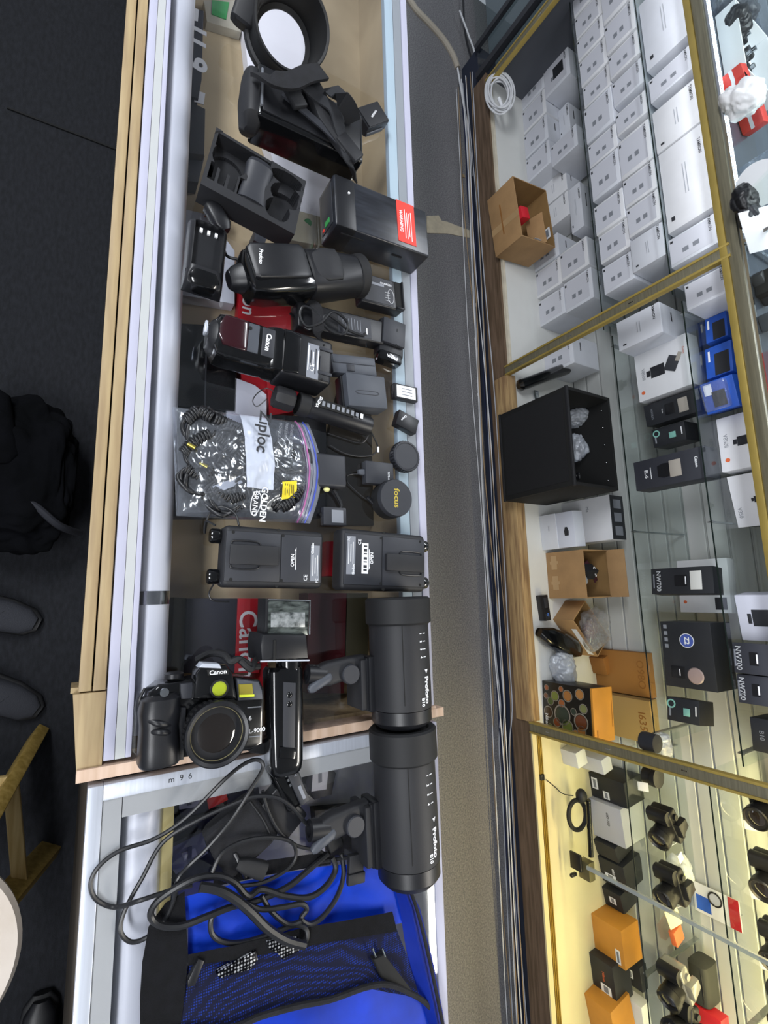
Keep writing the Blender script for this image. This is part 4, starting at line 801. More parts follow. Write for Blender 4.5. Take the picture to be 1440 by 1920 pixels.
# ================================================================ STOCK IN THE WALL CABINET
ORD = ('first', 'second', 'third', 'fourth', 'fifth', 'sixth', 'seventh', 'eighth', 'ninth', 'tenth')
def carton(x0, x1, y, z0, z1, dep, m, label, cat='box', name='product_box', group=None, bev=.0015, rz=0, tuck=0):
    """upright carton; its front faces the aisle at y"""
    k = thing(name, label, cat, ((x0+x1)/2, y, z0+.0003), rz, group)
    w_, h_ = x1-x0, z1-z0-.0006
    obj('box_body', MB().box((0, dep/2, h_/2), (w_, dep, h_), bev), m, k)
    k['w'] = w_; k['h'] = h_; return k, w_, h_
def lens_box(py0, py1, y, z0, z1, label, dep=.16, grp='white lens boxes', big=False, m=None, lid=True):
    x0, x1 = Xat(py0, y, z0)+.001, Xat(py1, y, z0)-.001
    k, w_, h_ = carton(x0, x1, y, z0, z1, dep, m or random.choice((WHITEC, WHITEC2)), label, 'box', 'lens_box', grp)
    if w_ > .05:
        txt('TAMRON', min(.014, w_*.12), INK, k, (-w_*.27, -.0006, h_*.86), VF, bold=.01)
        if not big:
            for v in (.34, .56): quad('print_square', (w_*.10, -.0006, h_*v), min(w_*.15, .02), h_*.13, GREYC, k, VF)
            quad('print_square', (-w_*.37, -.0006, h_*.07), w_*.08, h_*.06, INK, k, VF)
            quad('printed_panel', (-w_*.02, -.0004, h_*.45), w_*.84, h_*.86, mat('pale_print', 'c4c6cf', .6), k, VF, th=.0003)
        else:
            for v in (.48, .54): quad('text_line', (-w_*.02, -.0006, h_*v), w_*.36, h_*.018, mat('light_print', 'a9acb4', .6), k, VF)
            quad('print_square', (w_*.36, -.0006, h_*.15), w_*.05, h_*.08, INK, k, VF)
        if lid: quad('lid_flap', (0, dep/2, h_+.0004), w_*.98, dep*.97, WHITEC2, k, (0, 0, 0), th=.0006)
        quad('side_print', (-w_*.15, dep*.3, h_+.0010), w_*.30, .006, INK, k, (0, 0, 0), th=.0004)
    return k
def row(spec, y, z0, z1, where, **kw):
    out = []
    for i, sp in enumerate(spec):
        py0, py1 = sp[:2]; big = len(sp) > 2 and sp[2] == 'b'; dz = sp[3] if len(sp) > 3 else 0
        out.append(lens_box(py0, py1, y+random.uniform(-.004, .008), z0, z1+dz, 'white lens box, %s from the left in the %s' % (ORD[i], where), big=big, grp='white lens boxes in the wall cabinet', **kw))
    return out
row([(-8, 36), (38, 78), (80, 118), (120, 166), (168, 206), (209, 272), (276, 318), (320, 380), (391, 444), (445, 497)], 1.715, SA1, .795, 'lower tier on the middle glass shelf', dep=.18)
lens_box(504, 554, 1.725, SA1, .795, 'white lens box in the lower tier of the middle shelf, nearest the gold post', grp='white lens boxes in the wall cabinet')
row([(-20, 50), (53, 106), (110, 152), (160, 204), (218, 258), (270, 340), (342, 393), (395, 448), (454, 513, 'b')], 1.715, .797, .922, 'upper tier on the middle glass shelf', dep=.18)
row([(12, 136, 'b'), (154, 196), (214, 290, 'b'), (292, 440, 'b'), (452, 504)], 1.712, SA2, 1.095, 'row on the top glass shelf', dep=.22)
lens_box(516, 540, 1.725, SA2, 1.06, 'white lens box on the top glass shelf against the gold post', grp='white lens boxes in the wall cabinet')
row([(166, 209), (211, 254), (257, 300), (303, 345), (470, 511), (513, 561), (567, 614)], 1.845, DZ, .385, 'bottom tier on the white deck', dep=.19)
dw_ = row([(131, 187), (277, 315), (478, 529), (533, 588)], 1.845, .387, .535, 'second tier standing on the deck boxes', dep=.19)[0]
quad('dark_window', (.0, -.0010, .085), .062, .060, DKBOX, dw_, VF, bev=0)
dw_['label'] = 'white lens box with a dark window picture, first from the left in the second tier'
# lying boxes seen behind the cardboard box
for i, (a, b, z0, z1, yy) in enumerate(((356, 396, DZ, .40, 1.93), (398, 440, DZ, .40, 1.93), (358, 440, .402, .47, 1.93), (210, 262, .387, .45, 1.93))):
    lens_box(a, b, yy, z0, z1, 'white box %s' % ('deep behind the cardboard box, left of the pair on the deck', 'deep behind the cardboard box, right of the pair on the deck', 'lying flat across the pair behind the cardboard box', 'lying flat behind the second tier, left of the cardboard box')[i], dep=.12, big=True, lid=True, grp='white lens boxes in the wall cabinet')
# seen through the glass right of the first post
lens_box(606, 660, 1.73, SB1, .87, 'large white box on the middle shelf just right of the first gold post', big=True, dep=.24, grp='white lens boxes in the wall cabinet')
lens_box(655, 706, 1.86, DZ, .40, 'white box low on the deck right of the first gold post', dep=.18, grp='white lens boxes in the wall cabinet')
lens_box(536, 584, 1.72, SB2, 1.10, 'white box at the top right of the first gold post, above blue boxes', dep=.20, grp='white lens boxes in the wall cabinet')
# ---- open cardboard box on the deck
def open_box(name, label, x0, x1, y, z0, z1, dep, m, inside, rz=0, th=.004, cat='box', rot=None, loc=None):
    k = thing(name, label, cat, loc or ((x0+x1)/2, y+dep/2, z0+.0005), rz, rot=rot); w_, h_ = x1-x0, z1-z0
    obj('front_side', MB().box((0, -dep/2+th/2, h_/2), (w_, th, h_), .001), m, k)
    obj('back_side', MB().box((0, dep/2-th/2, h_/2), (w_, th, h_), .001), m, k)
    obj('left_side', MB().box((-w_/2+th/2, 0, h_/2), (th, dep-2*th, h_), .0008), m, k)
    obj('right_side', MB().box((w_/2-th/2, 0, h_/2), (th, dep-2*th, h_), .0008), m, k)
    obj('bottom', MB().box((0, 0, th/2), (w_-2*th, dep-2*th, th)), inside, k)
    obj('lining', MB().box((0, dep/2-th-.0006, h_/2+th), (w_-2*th-.001, .0008, h_-2*th)).box((w_/2-th-.0006, 0, h_/2+th), (.0008, dep-2*th-.002, h_-2*th)).box((-w_/2+th+.0006, 0, h_/2+th), (.0008, dep-2*th-.002, h_-2*th)), inside, k)
    return k, w_, h_
bl = P(911, 372, DZ+.0115); br = P(927, 478, DZ+.0115); dv = br-bl
k, w_, h_ = open_box('cardboard_box', 'open brown cardboard box with a barcode, on the white deck', 0, dv.length, 0, DZ, DZ+.165, .22, CARD, CARDIN, math.atan2(dv.y, dv.x), loc=tuple((bl+br)/2+Vector((0, .115, .0015))))
quad('print_bar', (-w_*.0, -.1106, h_*.42), w_*.5, .007, BRNC, k, VF)
obj('tape_strip', MB().box((w_*.1, -.1104, h_*.5), (.03, .0006, h_)), mat('pale_tape', 'ad8e66', .4), k)
lb = quad('barcode_label', (w_*.40, .02, h_-.035), .045, .040, WHITE, k, (math.pi/2, 0, -math.pi/2)); 
fl = obj('inner_flap', MB().box((w_*.18, .05, h_-.045), (w_*.52, .004, .085), .001, rx=-.25), CARD, k)
quad('barcode_label', (w_*.22, .1, h_-.025), .05, .038, WHITE, k, (math.pi/2+.1, 0, 0)); quad('barcode_bars', (w_*.22, .0990, h_-.025), .034, .020, GREYC, k, (math.pi/2+.1, 0, 0))
tag(obj('red_carton', MB().box((bl.x+.12, bl.y+.115, DZ+.075), (.055, .05, .13), .002, rz=.2), mat('bright_red_card', 'd02433', .5)), 'small bright red carton inside the open brown cardboard box', 'box')
# ---- coiled white cable hanging at the left end
k = thing('coiled_cable', 'coil of light grey cable hanging over the left edge of the cabinet deck', 'cable', P(932, 178, .30))
cc = P(932, 178, .30)
for j in range(9):
    a0 = random.uniform(0, 6); pts = []
    rx, ry = .125+random.uniform(-.03, .012), .060+random.uniform(-.018, .006)
    for i in range(16):
        a = i*2*math.pi/16; pts.append(cc+Vector((rx*math.cos(a)+.01*math.sin(j*2), ry*math.sin(a)*.6+.008*math.cos(j), ry*math.sin(a)*.75+rx*.15*math.cos(a)+j*.003)))
    obj('cable_loop', MB().tube(pts, .0042, 8, 3, closed=True), WIRE, k, W=True)
obj('cable_plug', MB().cyl(cc+Vector((.03, 0, .01)), cc+Vector((.09, .01, .02)), .009, .007, 14), WHITE, k, W=True)
# ---- middle bay: boxes with pictures
def flash_pic(k, cx, cz, s, par=None, tilt=0):
    b = MB(); b.box((-s*.22, 0, 0), (s*.42, .0012, s*.34), .0003); b.box((-s*.5, 0, 0), (s*.12, .0012, s*.18), .0002); b.prism([(0, 0), (1, 0), (1, 1)], 0, .001) if False else None
    o = obj('flash_picture', b, mat('picture_black', '23242a', .4), k, loc=(cx, -.0008, cz), rot=(0, -math.pi/2, 0))
    obj('picture_head', MB().box((s*.22, -.0003, s*.05), (s*.36, .0012, s*.44), .0003, ry=.5), mat('picture_grey', '3a3c42', .4), o)
    obj('picture_lamp', MB().box((s*.42, -.0012, s*.17), (s*.12, .0010, s*.26), .0003, ry=.5), mat('picture_light', 'a9a39a', .3), o)
def pbox(bl, br, z0, toppx, dep, m, label, name='flash_box', grp=None, bev=.0015):
    a, b = P(*bl, z0), P(*br, z0); d = b-a; rz = math.atan2(d.y, d.x)
    # height from the pixel of the left top corner
    t = PY(toppx[0], toppx[1], a.y); h_ = max(.03, t.z-z0)
    k = thing(name, label, 'box', ((a.x+b.x)/2, (a.y+b.y)/2, z0+.0003), rz, grp)
    obj('box_body', MB().box((0, dep/2, h_/2), (d.length, dep, h_), bev), m, k)
    return k, d.length, h_
k, w_, h_ = pbox((1188, 667), (1199, 755), SB1, (1288, 627), .07, WHITEC, 'white flash box with a large picture of a tilting flash, middle shelf')
flash_pic(k, .0, h_*.55, h_*.62); txt('V850II', .018, GREYC, k, (-.005, -.0006, h_*.14), VF); obj('orange_dot', MB().cyl((w_*.34, -.001, h_*.10), (w_*.34, 0, h_*.10), .007, seg=24), mat('orange_print', 'd0643a', .5), k); txt('Godox', .010, mat('orange_print', 'd0643a', .5), k, (-w_*.2, -.0006, h_*.90), VF)
k, w_, h_ = pbox((1206, 762), (1213, 801), SB1, (1307, 729), .08, DKBOX, 'narrow black flash box with a pale lamp picture, below the white picture box')
obj('lamp_picture', MB().box((.0, -.0006, h_*.72), (w_*.62, .0012, h_*.17), .004), mat('picture_light', 'a9a39a', .3), k); obj('flash_picture', MB().box((0, -.0004, h_*.48), (w_*.5, .0010, h_*.18), .001), BLK, k); txt('NW635', .013, GREYC, k, (0, -.0006, h_*.14), (math.pi/2, 0, 0)); txt('Godox', .006, WHITE, k, (0, -.0006, h_*.34), VF)
TEAL = mat('teal_print', '7fb8ac', .5)
def tealbox(bl, br, z0, top, dep, label):
    k, w_, h_ = pbox(bl, br, z0, top, dep, DKBOX, label)
    obj('teal_ring', MB().lathe([(w_*.13, 0), (w_*.19, 0), (w_*.19, .001), (w_*.13, .001)], (-w_*.22, 0, h_*.14), (0, -1, 0), 28, closed=True), TEAL, k)
    obj('teal_screen', MB().box((w_*.05, -.0006, h_*.62), (w_*.32, .0010, h_*.20), .0005), TEAL, k); quad('text_line', (w_*.1, -.0006, h_*.10), w_*.4, .006, GREYC, k, VF)
    quad('text_line', (-w_*.05, -.0006, h_*.90), w_*.4, .004, WHITE, k, VF)
    return k
tealbox((1221, 807), (1226, 840), SB1, (1282, 792), .10, 'small black box with a teal ring and screen, among the flash boxes')
k, w_, h_ = pbox((1187, 868), (1193, 921), SB1, (1320, 838), .085, GRBOX, 'tall charcoal flash box lettered EL-5, standing on the middle shelf')
obj('flash_picture', MB().loft([(-.022, 0, 0, .020, .0006), (0, 0, 0, .026, .0008), (.03, 0, 0, .022, .0008)], 16).xf(Matrix.Rotation(math.pi/2, 4, 'X') @ Matrix.Rotation(math.pi/2, 4, 'Z')), BLK, k, loc=(0, -.001, h_*.44))
obj('lamp_picture', MB().box((.0, -.0016, h_*.60), (w_*.55, .0016, h_*.16), .005), mat('picture_light', 'a9a39a', .3), k); txt('EL-5', .017, WHITE, k, (0, -.0006, h_*.18), VF, bold=.02); txt('Canon', .014, WHITE, k, (-w_*.05, -.0006, h_*.88), VF, bold=.03)
quad('text_line', (0, -.0006, h_*.25), w_*.4, .002, WHITE, k, VF)
def nw(bl, br, z0, top, dep, label, pic=True, m=None):
    k, w_, h_ = pbox(bl, br, z0, top, dep, m or DKBOX, label)
    txt('NW700', w_*.24, mat('silver_print', 'b9bcc0', .4), k, (0, -.0006, h_*.13), VF, bold=.01); quad('text_line', (0, -.0006, h_*.05), w_*.55, .004, GREYC, k, VF)
    quad('flash_picture', (0, -.0005, h_*.50), w_*.42, h_*.20, BLK, k, VF, th=.0010); quad('silver_line', (0, -.0012, h_*.58), w_*.3, .004, WHITE, k, VF)
    if pic: obj('lamp_picture', MB().box((.0, -.0008, h_*.74), (w_*.70, .0012, h_*.18), .005), mat('bright_picture', 'd8d8d4', .3), k)
    return k
nw((1220, 1067), (1222, 1114), SB1, (1336, 1064), .06, 'narrow black flash box with a bright lamp picture, leaning by a white box')
k, w_, h_ = pbox((1268, 1052), (1276, 1148), SB1, (1362, 1046), .05, WHITEC, 'white box half hidden behind the narrow black flash box')
obj('orange_dot', MB().cyl((w_*.30, -.001, h_*.12), (w_*.30, 0, h_*.12), .006, seg=24), mat('orange_print', 'd0643a', .5), k); quad('corner_picture', (w_*.33, -.0008, h_*.82), w_*.22, h_*.22, SLATE, k, VF)
k, w_, h_ = pbox((1237, 1165), (1249, 1285), SB1, (1330, 1162), .13, DKBOX, 'large black flash kit box with a blue round badge and a round lamp picture')
obj('blue_badge', MB().cyl((-w_*.22, -.0015, h_*.52), (-w_*.22, 0, h_*.52), h_*.13, seg=40), mat('blue_badge', '4a5da8', .4), k); obj('badge_ring', MB().lathe([(h_*.13, 0), (h_*.142, 0), (h_*.142, .0016), (h_*.13, .0016)], (-w_*.22, 0, h_*.52), (0, -1, 0), 40, closed=True), WHITE, k)
txt('Z2', .022, WHITE, k, (-w_*.22, -.0019, h_*.52), VF, bold=.03)
obj('lamp_picture', MB().lathe([(h_*.16, 0), (h_*.14, .004), (.001, .006)], (w_*.30, 0, h_*.62), (0, -1, 0), 40), mat('pinkish_picture', 'a38f8a', .35), k); obj('flash_picture', MB().box((w_*.27, -.0008, h_*.28), (w_*.18, .0016, h_*.28), .002), BLK, k); quad('silver_line', (w_*.27, -.002, h_*.32), w_*.10, .003, WHITE, k, VF)
for i in range(4): quad('icon', (-w_*.42+i*w_*.10, -.0006, h_*.10), w_*.06, .012, GREYC, k, VF)
tealbox((1250, 1305), (1251, 1349), SB1, (1310, 1312), .09, 'small black box with a teal ring, alone beside the second gold post')
# top shelf of the middle bay
k, w_, h_ = pbox((1342, 787), (1354, 886), SB2, (1440, 757), .07, WHITEC, 'white flash box with an orange dot and dark flash picture, cut by the gold rail')
flash_pic(k, .0, h_*.62, h_*.6); txt('V850II', .018, GREYC, k, (-.01, -.0006, h_*.14), VF); obj('orange_dot', MB().cyl((w_*.30, -.001, h_*.14), (w_*.30, 0, h_*.14), .007, seg=24), mat('orange_print', 'd0643a', .5), k)
k, w_, h_ = pbox((1362, 895), (1384, 990), SB2, (1440, 880), .07, WHITEC, 'white flash box lettered V350, right of the one with an orange dot')
flash_pic(k, .0, h_*.75, h_*.5); txt('V350', .017, GREYC, k, (w_*.22, -.0006, h_*.14), VF)
k, w_, h_ = pbox((1376, 1116), (1392, 1200), SB2, (1450, 1112), .08, mat('lilac_white_card', 'c9ccda', .5), 'pale box with a dark flash picture on the top shelf of the middle bay')
obj('flash_picture', MB().box((0, -.0008, h_*.62), (w_*.36, .0016, h_*.5), .003).box((w_*.02, -.0008, h_*.30), (w_*.22, .0016, h_*.10), .002), SLATE, k)
nw((1372, 1204), (1377, 1261), SB2, (1450, 1200), .08, 'grey flash box under the pale picture box, the left of two alike', False, GRBOX)
nw((1380, 1263), (1385, 1317), SB2, (1450, 1262), .08, 'grey flash box nearest the second gold post, the right of two alike', False, GRBOX)
k, w_, h_ = pbox((1405, 1344), (1412, 1407), SB2, (1460, 1340), .12, DKBOX, 'black cube box on the top shelf beside the second gold post')
txt('B10', .018, GREYC, k, (0, -.0006, h_*.35), VF)
for bl, br, top, lab in (((1321, 600), (1324, 645), (1362, 588), 'bright blue box left of another blue box, high under the gold rail'), ((1321, 656), (1325, 712), (1372, 650), 'bright blue box with a black corner, right of another blue box')):
    k, w_, h_ = pbox(bl, br, SB2, top, .12, BLUE, lab, 'memory_box'); quad('black_corner', (w_*.12, -.0006, h_*.62), w_*.7, h_*.55, DKBOX, k, VF); quad('white_line', (-w_*.2, -.0006, h_*.15), w_*.35, .006, WHITE, k, VF)
k, w_, h_ = pbox((1312, 722), (1326, 778), SB2, (1372, 700), .10, BLUE, 'clear-fronted blue pack leaning under the two blue boxes', 'blister_pack')
obj('clear_shell', MB().box((0, -.014, h_*.45), (w_*.9, .026, h_*.8), .008), PLAST, k); quad('white_card', (-w_*.25, -.0010, h_*.2), w_*.35, h_*.25, WHITE, k, VF); quad('black_piece', (w_*.1, -.003, h_*.5), w_*.5, h_*.4, DKBOX, k, VF)
# ---- deck of the middle bay
k = thing('flash_pouch', 'rounded black bar-shaped case left of the open black box', 'case', P(1016, 708, DZ))
a, b = P(972, 724, DZ+.03), P(1066, 690, DZ+.09); d = b-a
obj('shell', MB().loft([(-.5*d.length, 0, 0, .014, .014, 2.4), (-.46*d.length, 0, 0, .026, .026, 3), (.44*d.length, 0, 0, .028, .026, 3), (.5*d.length, 0, 0, .020, .016, 2.6)], 30).xf(Matrix.Translation((a+b)/2) @ d.to_track_quat('X', 'Z').to_matrix().to_4x4()), GLS, k, W=True)
obj('end_plate', MB().box(b+Vector((.0, 0, .012)), (.028, .022, .004), .002), SLATE, k, W=True)
tag(obj('jar_lid', MB().box(P(1005, 742, DZ+.01), (.05, .03, .012), .003), CHR), 'small shiny clip lying against the corner of the open black box', 'clip')
bl, br = P(931, 781, DZ-.0), P(941, 941, DZ); dv = br-bl; hgt = PY(1062, 733, bl.y).z-DZ
k, w_, h_ = open_box('equipment_bin', 'large open black box full of plastic bags, on the cabinet deck', 0, dv.length, 0, DZ+.013, DZ+hgt, .26, DEEP, DEEP, math.atan2(dv.y, dv.x), th=.012, loc=tuple((bl+br)/2+Vector((0, .13, .0135))))
obj('front_panel', MB().box((0, -.1305, h_*.5), (w_*.90, .002, h_*.88), .0008), mat('box_felt', '0d0e12', .9, bump=.4, bscale=900), k)
obj('bevelled_rim', MB().box((0, -.128, .004), (w_+.006, .010, .012), .003), MATTE, k)
obj('bevelled_rim', MB().box((0, -.126, h_-.004), (w_+.006, .012, .012), .003), MATTE, k)
for i in range(5): obj('rivet', MB().sphere((-w_*.38+i*w_*.19, .113, h_-.03), .003, seg=10), CHR, k)
def bag(name, label, c, r, sc, m, seed=0, cat='bag', par=None):
    b = MB(); bmesh.ops.create_icosphere(b.bm, subdivisions=5, radius=r, matrix=Matrix.Translation(c) @ Matrix.Diagonal((*sc, 1)))
    cv = Vector(c)
    for v in b.bm.verts:
        q_ = v.co*16+Vector((seed*3.1, 0, 0)); n_ = noise.noise(q_)*.45+abs(noise.noise(q_*2.3))*.35+abs(noise.noise(q_*5))*.15
        v.co = cv+(v.co-cv)*(1+n_)
    o = obj(name, b, m, smooth=1.2); tag(o, label, cat); return o
BAGM = film('crinkled_plastic', 'eef1f5', .16, .12, bump=1.0, milky=.28, scale=90)
ctr = (bl+br)/2
zb_ = DZ+.225
bag('plastic_bag', 'crumpled clear bag at the left end inside the open black box', tuple(P(1078, 782, zb_)), .046, (1, .9, 1), BAGM, 1)
bag('plastic_bag', 'crumpled clear bag against the front wall inside the open black box', tuple(P(1078, 838, zb_)), .046, (1.3, .8, 1), BAGM, 2)
bag('plastic_bag', 'long crumpled clear bag reaching toward the back of the open black box', tuple(P(1108, 825, zb_-.01)), .038, (1.0, 1.3, .8), BAGM, 3)
bag('plastic_bag', 'small clear bag with parts, near the right end of the black box', tuple(P(1122, 872, zb_-.03)), .032, (1, 1, .8), BAGM, 4)
bag('plastic_bag', 'flattened clear bag low in the middle of the black box', tuple(P(1095, 868, zb_-.04)), .032, (1.2, 1, .5), BAGM, 6)
for i in range(2):
    t_ = tag(obj('filter_ring', MB().lathe([(.026, 0), (.030, 0), (.030, .007), (.026, .007)], tuple(P(1118+i*9, 898, DZ+.215)), (1, .1, .15), 36, closed=True), CHR), 'silver ring standing on edge in the black box, the %s of two' % ('left', 'right')[i], 'ring', 'silver rings in the black box')
bag('black_clamp', 'crumpled black part at the right front corner inside the black box', tuple(P(1088, 892, DZ+.20)), .022, (1.2, 1, .8), BLK, 5, 'clamp')
# white mouse-like box
k, w_, h_ = pbox((1010, 968), (1017, 1032), DZ, (1040, 966), .065, WHITEC2, 'white box with a picture of a dark remote, in front of a larger white box', 'product_box')
h2 = h_*2.1
obj('upper_part', MB().box((0, .034, h_*1.5), (w_*.98, .062, h_), .001), mat('pale_blue_card', 'd3d8e6', .5), k)
txt('Canon', .009, INK, k, (-w_*.1, -.0006, h_*.55), VF); obj('remote_picture', MB().loft([(-.018, 0, 0, .006, .0006), (.0, 0, 0, .012, .0008), (.018, 0, 0, .010, .0008)], 14, 3).xf(Matrix.Rotation(math.pi/2, 4, 'X')), SLATE, k, loc=(w_*.05, .0016, h_*1.55))
k, w_, h_ = pbox((1052, 945), (1058, 1022), DZ, (1143, 942), .09, WHITEC, 'larger white box with a black patterned top behind the remote box', 'product_box')
obj('dark_top', MB().box((0, .045, h_+.001), (w_*.98, .088, .002)), DKBOX, k)
for i in range(3): quad('grey_patch', (-w_*.3+i*w_*.3, .045, h_+.0025), w_*.2, .05, GREYC, k, (0, 0, 0))
txt('Me', .02, GREYC, k, (-w_*.25, -.0006, h_*.55), VF)
t_ = tag(obj('cardboard_scrap', MB().box(P(1192, 1000, DZ+.16)+Vector((0, 0, 0)), (.05, .05, .10), .001, rz=.5), CARDIN), 'brown cardboard offcut leaning at the slatted wall behind the larger white box', 'cardboard')
# cardboard open box right
a, b = P(1022, 1037, DZ), P(1029, 1122, DZ); d = b-a; hh = PY(1092, 1038, a.y).z-DZ
k, w_, h_ = open_box('cardboard_box', 'open brown box with taped corners holding a black strap, middle of the deck', 0, d.length, 0, DZ, DZ+hh, .17, CARD, CARDIN, math.atan2(d.y, d.x), loc=tuple((a+b)/2+Vector((0, .0875, .0005))))
for i in (-1, 1):
    for j in (.25, .68): obj('tape_patch', MB().box((i*w_*.22-.01, -.0860, h_*(.22+.0*j)), (w_*.30, .0008, .030)).box((i*w_*.22-.01, -.0860, h_*.22), (.014, .0009, .045)), mat('pale_tape', 'ad8e66', .4), k) if j == .25 else None
obj('back_flap', MB().box((0, .086, h_+.03), (w_, .003, .075), .001, rx=-.25), CARD, k)
cb = (a+b)/2
t_ = thing('camera_strap', 'black camera strap with white lettering inside the open brown box', 'strap', (cb.x, cb.y+.06, DZ+.02))
obj('strap_roll', MB().loft([(-.03, 0, 0, .03, .02), (0, 0, .02, .035, .03), (.035, 0, .01, .02, .02)], 20, 3).xf(Matrix.Translation((cb.x-.012, cb.y+.075, DZ+.145))), FAB, t_, W=True)
txt('Canon', .016, WHITE, t_, (-.008, .018, .168), (.1, 0, .3), bold=.02)
obj('strap_tail', MB().loft([(-.05, 0, 0, .012, .003), (0, 0, .01, .013, .003), (.05, 0, .0, .012, .003)], 14, 3).xf(Matrix.Translation((cb.x-.01, cb.y+.095, DZ+.155)) @ Matrix.Rotation(.6, 4, 'Z')), mat('dark_red_webbing', '3a0e1c', .8), t_, W=True)
bag('plastic_bag', 'grey crumpled bag beside the lettered strap in the brown box', (cb.x+.02, cb.y+.05, DZ+.135), .028, (1, .9, .8), film('grey_plastic_film', 'b9bdc2', .12, .15, bump=1, milky=.3, scale=70), 7)
# small black gadget
k, w_, h_ = pbox((1004, 1117), (1011, 1164), DZ, (1016, 1116), .035, BLK, 'small black gadget with a blue oval label, on the deck edge', 'receiver')
k.children[0].name = 'body'; k['category'] = 'gadget'
obj('blue_label', MB().cyl((w_*.28, .02, h_), (w_*.28, .02, h_+.001), .0075, seg=24), mat('blue_label', '4a7bd0', .4), k); obj('screen', MB().box((-w_*.2, .018, h_), (w_*.4, .022, .002), .001), SLATE, k)
for i in range(3): obj('key', MB().box((w_*.34, .008+i*.009, h_), (w_*.22, .004, .003), .001), SLATE, k)
# tilted box with bubble wrap
a = P(1036, 1162, DZ); b = P(1082, 1228, DZ); d = b-a
k, w_, h_ = open_box('cardboard_box', 'brown box turned askew with bubble wrap spilling out, right of the box with the strap', 0, d.length, 0, DZ, DZ+.105, .12, CARD, CARDIN, math.atan2(d.y, d.x), loc=tuple((a+b)/2+Vector((-math.sin(math.atan2(d.y, d.x))*.062, math.cos(math.atan2(d.y, d.x))*.062, .0005))))
quad('white_label', (.02, -.0612, h_*.75), w_*.7, .025, WHITE, k, VF)
BUB = film('bubble_wrap', 'f0ece6', .22, .08, bump=3, milky=.09, scale=140)
bag('bubble_wrap', 'heap of clear bubble wrap swelling out of the askew brown box', tuple(rootmat(k) @ Vector((0, .0, .120))), .064, (1.25, 1.0, .8), BUB, 9, 'bubble wrap')
bag('wrapped_part', 'dark reddish part showing through the bubble wrap', tuple(rootmat(k) @ Vector((0, .0, .098))), .036, (1.1, 1, .6), mat('dull_red_brown', '6b4640', .6), 10, 'part')
# black item in plastic, translucent bag
k = thing('flash_unit', 'shiny black flash wrapped in film, lying on the deck in front of the bubble wrap', 'flash', P(1045, 1195, DZ))
a, b = P(1010, 1185, DZ+.03), P(1085, 1222, DZ+.035); d = b-a
obj('body', MB().loft([(-.5*d.length, 0, 0, .018, .018, 2.6), (-.3*d.length, 0, .006, .040, .032), (0, 0, .008, .044, .034), (.3*d.length, 0, .006, .042, .032), (.5*d.length, 0, 0, .022, .02)], 30, 3.4).xf(Matrix.Translation((a+b)/2) @ d.to_track_quat('X', 'Z').to_matrix().to_4x4()), GLS, k, W=True)
obj('white_mark', MB().box(P(1056, 1205, DZ+.066), (.012, .003, .0012)), WHITE, k, W=True)
bag('frosted_bag', 'frosted translucent bag between the wrapped flash and the lens-print box', tuple(P(1056, 1250, DZ+.040)), .050, (1.25, 1.1, .75), film('frosted_plastic', 'c9cdd6', .1, .2, bump=.6, milky=.42, scale=50), 11)
# brown boxes at the back
def cbx(bl, br, top, dep, m, label, word=None, z0=DZ, name='cardboard_box'):
    top = top
    k, w_, h_ = pbox(bl, br, z0, top, dep, m, label, name)
    if word: txt(word, .045, BRNC if m is not BRNC else DKBOX, k, (0, -.0006, h_*.84), VF)
    return k, w_, h_
cbx((1104, 1232), (1112, 1262), (1130, 1228), .06, BRNC, 'small brown box showing its corner behind the askew box')
cbx((1112, 1216), (1120, 1292), (1212, 1205), .06, mat('tan_box', '9a6b35', .6), 'brown box stencilled O98O leaning at the slatted back wall', 'O98O')
cbx((1113, 1297), (1124, 1372), (1214, 1292), .06, mat('tan_box_light', 'a88a58', .6), 'brown box stencilled I635 behind the orange-topped box', 'I635')
# lens-print box
bl_, br_ = (1016, 1276), (1020, 1368)
k, w_, h_ = pbox(bl_, br_, DZ, (1103, 1268), .12, mat('dark_print_box', '15120f', .4), 'box printed with many lens circles and an orange top, by the second gold post', 'camera_box')
txt('Nikon', .020, WHITE, k, (w_*.28, -.0012, h_*.08), VF, bold=.02)
cols = ['8a4a2c', '6d7a3a', 'a87038', '4a5b34', '9b5a30', '2f3a30', 'b07a40', '6a3a22', '7c8050', '3c2c22']
spots = [(-.40, .10, .05), (-.25, .28, .09), (-.30, .55, .10), (-.12, .18, .07), (-.12, .42, .07), (.12, .42, .17), (-.38, .80, .09), (.18, .80, .14), (-.10, .86, .08), (.12, .12, .10), (.30, .30, .08), (.34, .52, .12), (.36, .80, .09), (.42, .15, .05), (-.42, .42, .05), (.0, .66, .06), (.42, .68, .05), (-.22, .08, .05)]
for i, (u, v, r) in enumerate(spots):
    o = obj('lens_print', MB().lathe([(.0005, .0006), (h_*r*.8, .0006), (h_*r*.8, .0009)], (u*w_*.94, 0, v*h_), (0, -1, 0), 24), mat('lens_print_%s' % cols[i % 10], cols[i % 10], .25, coat=.5), k)
    obj('ring_print', MB().lathe([(h_*r*.86, .0005), (h_*r, .0005), (h_*r, .0009), (h_*r*.86, .0009)], (u*w_*.94, 0, v*h_), (0, -1, 0), 24, closed=True), mat('ring_print', '8b8478', .4), o)
obj('orange_top', MB().box((0, .062, h_+.004), (w_*1.01, .118, .010), .001), ORNG, k); quad('text_patch', (w_*.35, .02, h_+.0095), .03, .006, BRNC, k, (0, 0, 0)); quad('text_line', (0, .112, h_+.0095), w_*.5, .003, BRNC, k, (0, 0, 0))
